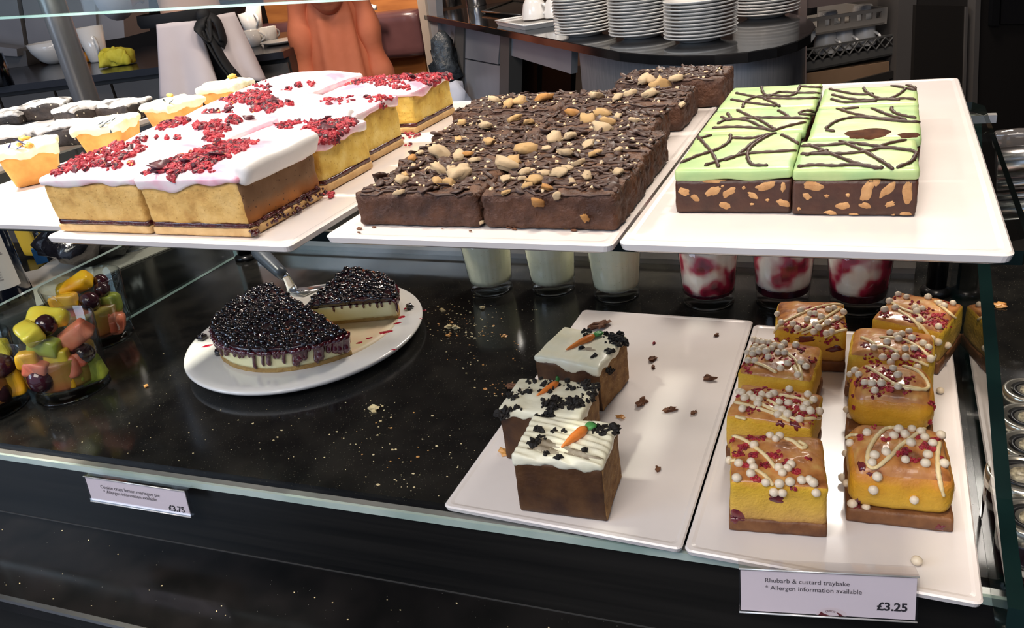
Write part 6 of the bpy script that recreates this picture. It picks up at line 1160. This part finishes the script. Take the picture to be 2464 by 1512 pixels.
for s in (-1, 1):
    b = len(J); J += [(s * .085, 0, .86, .088), (s * .09, 0.01, .50, .058), (s * .092, -0.01, .30, .052), (s * .095, -0.01, .08, .036), (s * .10, 0.10, .04, .036), (s * .105, 0.18, .03, .028)]; Ed += [(0, b)] + [(b + i, b + i + 1) for i in range(5)]
    b = len(J); J += [(s * .17, 0, 1.395, .055), (s * .215, 0.0, 1.25, .045), (s * .225, 0.03, 1.12, .040), (s * .19, 0.16, 1.10, .034), (s * .15, 0.26, 1.12, .024), (s * .14, 0.31, 1.12, .034, .016)]; Ed += [(3, b)] + [(b + i, b + i + 1) for i in range(5)]
    hb = b + 5
    for f_, (dx, L2, dz) in enumerate(((-.024, .070, 0), (-.008, .080, 0), (.008, .075, 0), (.023, .060, 0))):
        b = len(J); J += [(s * .14 + dx, 0.335, 1.12 + .002, .0085), (s * .14 + dx, 0.335 + L2 * .5, 1.118, .0078), (s * .14 + dx, 0.335 + L2, 1.100, .0062)]; Ed += [(hb, b), (b, b + 1), (b + 1, b + 2)]
    b = len(J); J += [(s * .14 - s * .034, 0.30, 1.12, .010), (s * .14 - s * .052, 0.33, 1.115, .0085), (s * .14 - s * .056, 0.355, 1.108, .007)]; Ed += [(hb - 1, b), (b, b + 1), (b + 1, b + 2)]
body = skin('body', J, Ed, skinm)
navy = M_('navy_black_fabric', [(0.006, 0.008, 0.014), (0.012, 0.014, 0.022)], 8, 0.8)
jt = [(0, 0, 1.03, .165, .118), (0, 0, .95, .192, .135), (0, 0, .88, .188, .135)]; et = [(0, 1), (1, 2)]
for s in (-1, 1): b = len(jt); jt += [(s * .105, 0, .80, .112), (s * .112, 0.01, .50, .088), (s * .112, 0, .30, .078), (s * .112, 0, .08, .068)]; et += [(2, b), (b, b + 1), (b + 1, b + 2), (b + 2, b + 3)]
skin('trousers', jt, et, navy)
shirt = M_('pale_shirt', [(0.42, 0.38, 0.42), (0.52, 0.48, 0.50)], 6, 0.8, 0.004, 20)
js = [(0, 0, 1.075, .145, .110), (0, 0.01, 1.25, .155, .118), (0, 0, 1.40, .130, .098), (0, 0.0, 1.46, .062, .060)]; es = [(0, 1), (1, 2), (2, 3)]
for s in (-1, 1): b = len(js); js += [(s * .175, 0, 1.40, .070), (s * .225, 0, 1.25, .062), (s * .235, 0.03, 1.13, .060), (s * .20, .15, 1.105, .050)]; es += [(2, b), (b, b + 1), (b + 1, b + 2), (b + 2, b + 3)]
skin('shirt', js, es, shirt)
hairm = M_('dark_hair', [(0.03, 0.015, 0.008), (0.06, 0.03, 0.015)], 60, 0.5)
MB().ball((0, 0.012 * k_, 1.665 * k_), 0.108 * k_, (0.92, 1.0, 1.05), 24, 0.1, 2).ball((0, -0.10 * k_, 1.66 * k_), 0.05 * k_, (1, 1, 1), 16, 0.2, 2).build('hair', hairm, t)
f = MB(); f.ball((0, 0.128 * k_, 1.625 * k_), 0.014 * k_, (0.8, 1, 1.4), 8)
for s in (-1, 1): f.ball((s * 0.088 * k_, 0.02 * k_, 1.635 * k_), 0.022 * k_, (0.4, 0.8, 1.3), 10)
f.build('nose_and_ears', skinm, t, kind='stuff')
e_ = MB()
for s in (-1, 1): e_.ball((s * 0.032 * k_, 0.112 * k_, 1.645 * k_), 0.012 * k_, (1.2, 0.6, 0.8), 8)
e_.build('eyes', M_('eye_white', [(0.7, 0.7, 0.7)], rough=0.2), t, kind='stuff'); MB().ball((0, 0.116 * k_, 1.585 * k_), 0.02 * k_, (1.2, 0.4, 0.35), 8).build('mouth', M_('lips', [(0.4, 0.12, 0.1)], rough=0.5), t)
apr = M_('white_apron_cloth', [(0.56, 0.49, 0.50), (0.62, 0.56, 0.57)], 5, 0.85)
def apronside(s, w0, w1, drop_l, drop_r):
    m = MB(); nu, nv = 22, 16; vs = []
    for j in range(nv + 1):
        v = j / nv
        for i in range(nu + 1):
            u = i / nu; ang = (0.10 + (w0 + (w1 - w0) * v) * u) * s; L2 = (drop_l + (drop_r - drop_l) * u) * v
            rx = 0.196 + 0.045 * v + 0.014 * v * math.sin(u * 9 + s); ry = 0.140 + 0.07 * v + 0.016 * v * math.sin(u * 9 + s + 1)
            vs.append(Vector((math.sin(ang) * rx, -math.cos(ang) * ry, 1.045 - L2 + 0.01 * math.sin(u * 5) * v)) * k_)
    m.add(vs, [(j * (nu + 1) + i, j * (nu + 1) + i + 1, (j + 1) * (nu + 1) + i + 1, (j + 1) * (nu + 1) + i) for j in range(nv) for i in range(nu)])
    o = m.build('apron', apr, t, label='white apron panel'); o.modifiers.new('th', 'SOLIDIFY').thickness = 0.003; return o
apronside(-1, 0.72, 0.85, 0.275, 0.215); apronside(1, 0.50, 0.60, 0.225, 0.225)
rbm = M_('black_ribbon', [(0.006, 0.006, 0.007)], rough=0.7); m = MB(); m.lathe([(0.176, 1.035), (0.182, 1.05), (0.178, 1.075)], 48, cap=False); m.v = [(x * k_, y * 0.80 * k_, z * k_) for x, y, z in m.v]; m.build('waist_tie', rbm, t)
for i, pts in enumerate(([(0.00, -.150, 1.06), (0.0, -.185, 0.98), (0.015, -.205, 0.90), (0.045, -.215, 0.83), (0.05, -.22, 0.78)], [(-0.005, -.150, 1.06), (-.02, -.185, 0.99), (-0.005, -.205, 0.91), (0.015, -.215, 0.86), (0.03, -.215, .85), (0.035, -.215, .875)], [(0, -.155, 1.05), (-0.03, -.18, 1.02), (-0.02, -.185, 0.97), (0.0, -.17, 1.04)], [(0, -.155, 1.05), (0.03, -.18, 1.03), (0.03, -.185, 0.96), (0.0, -.17, 1.03)])):
    q = [Vector(p) * k_ for p in spline(pts, 6)]; MB().tube(q, [0.020 * k_ * (1 if i != 1 else 0.55)] * len(q), 8, flat=0.3).build('ribbon', rbm, t)
MB().ball((0, -.158 * k_, 1.05 * k_), 0.026 * k_, (1, .6, 1), 10, .3).build('ribbon_knot', rbm, t)
for s in (-1, 1): MB().rbox(0.095, 0.27, 0, 0.085, (8, 12, 5), 0.035, 0, 0).build('shoe', black, t, True, Matrix.Translation((s * .108 * k_, 0.06, 0.001)))
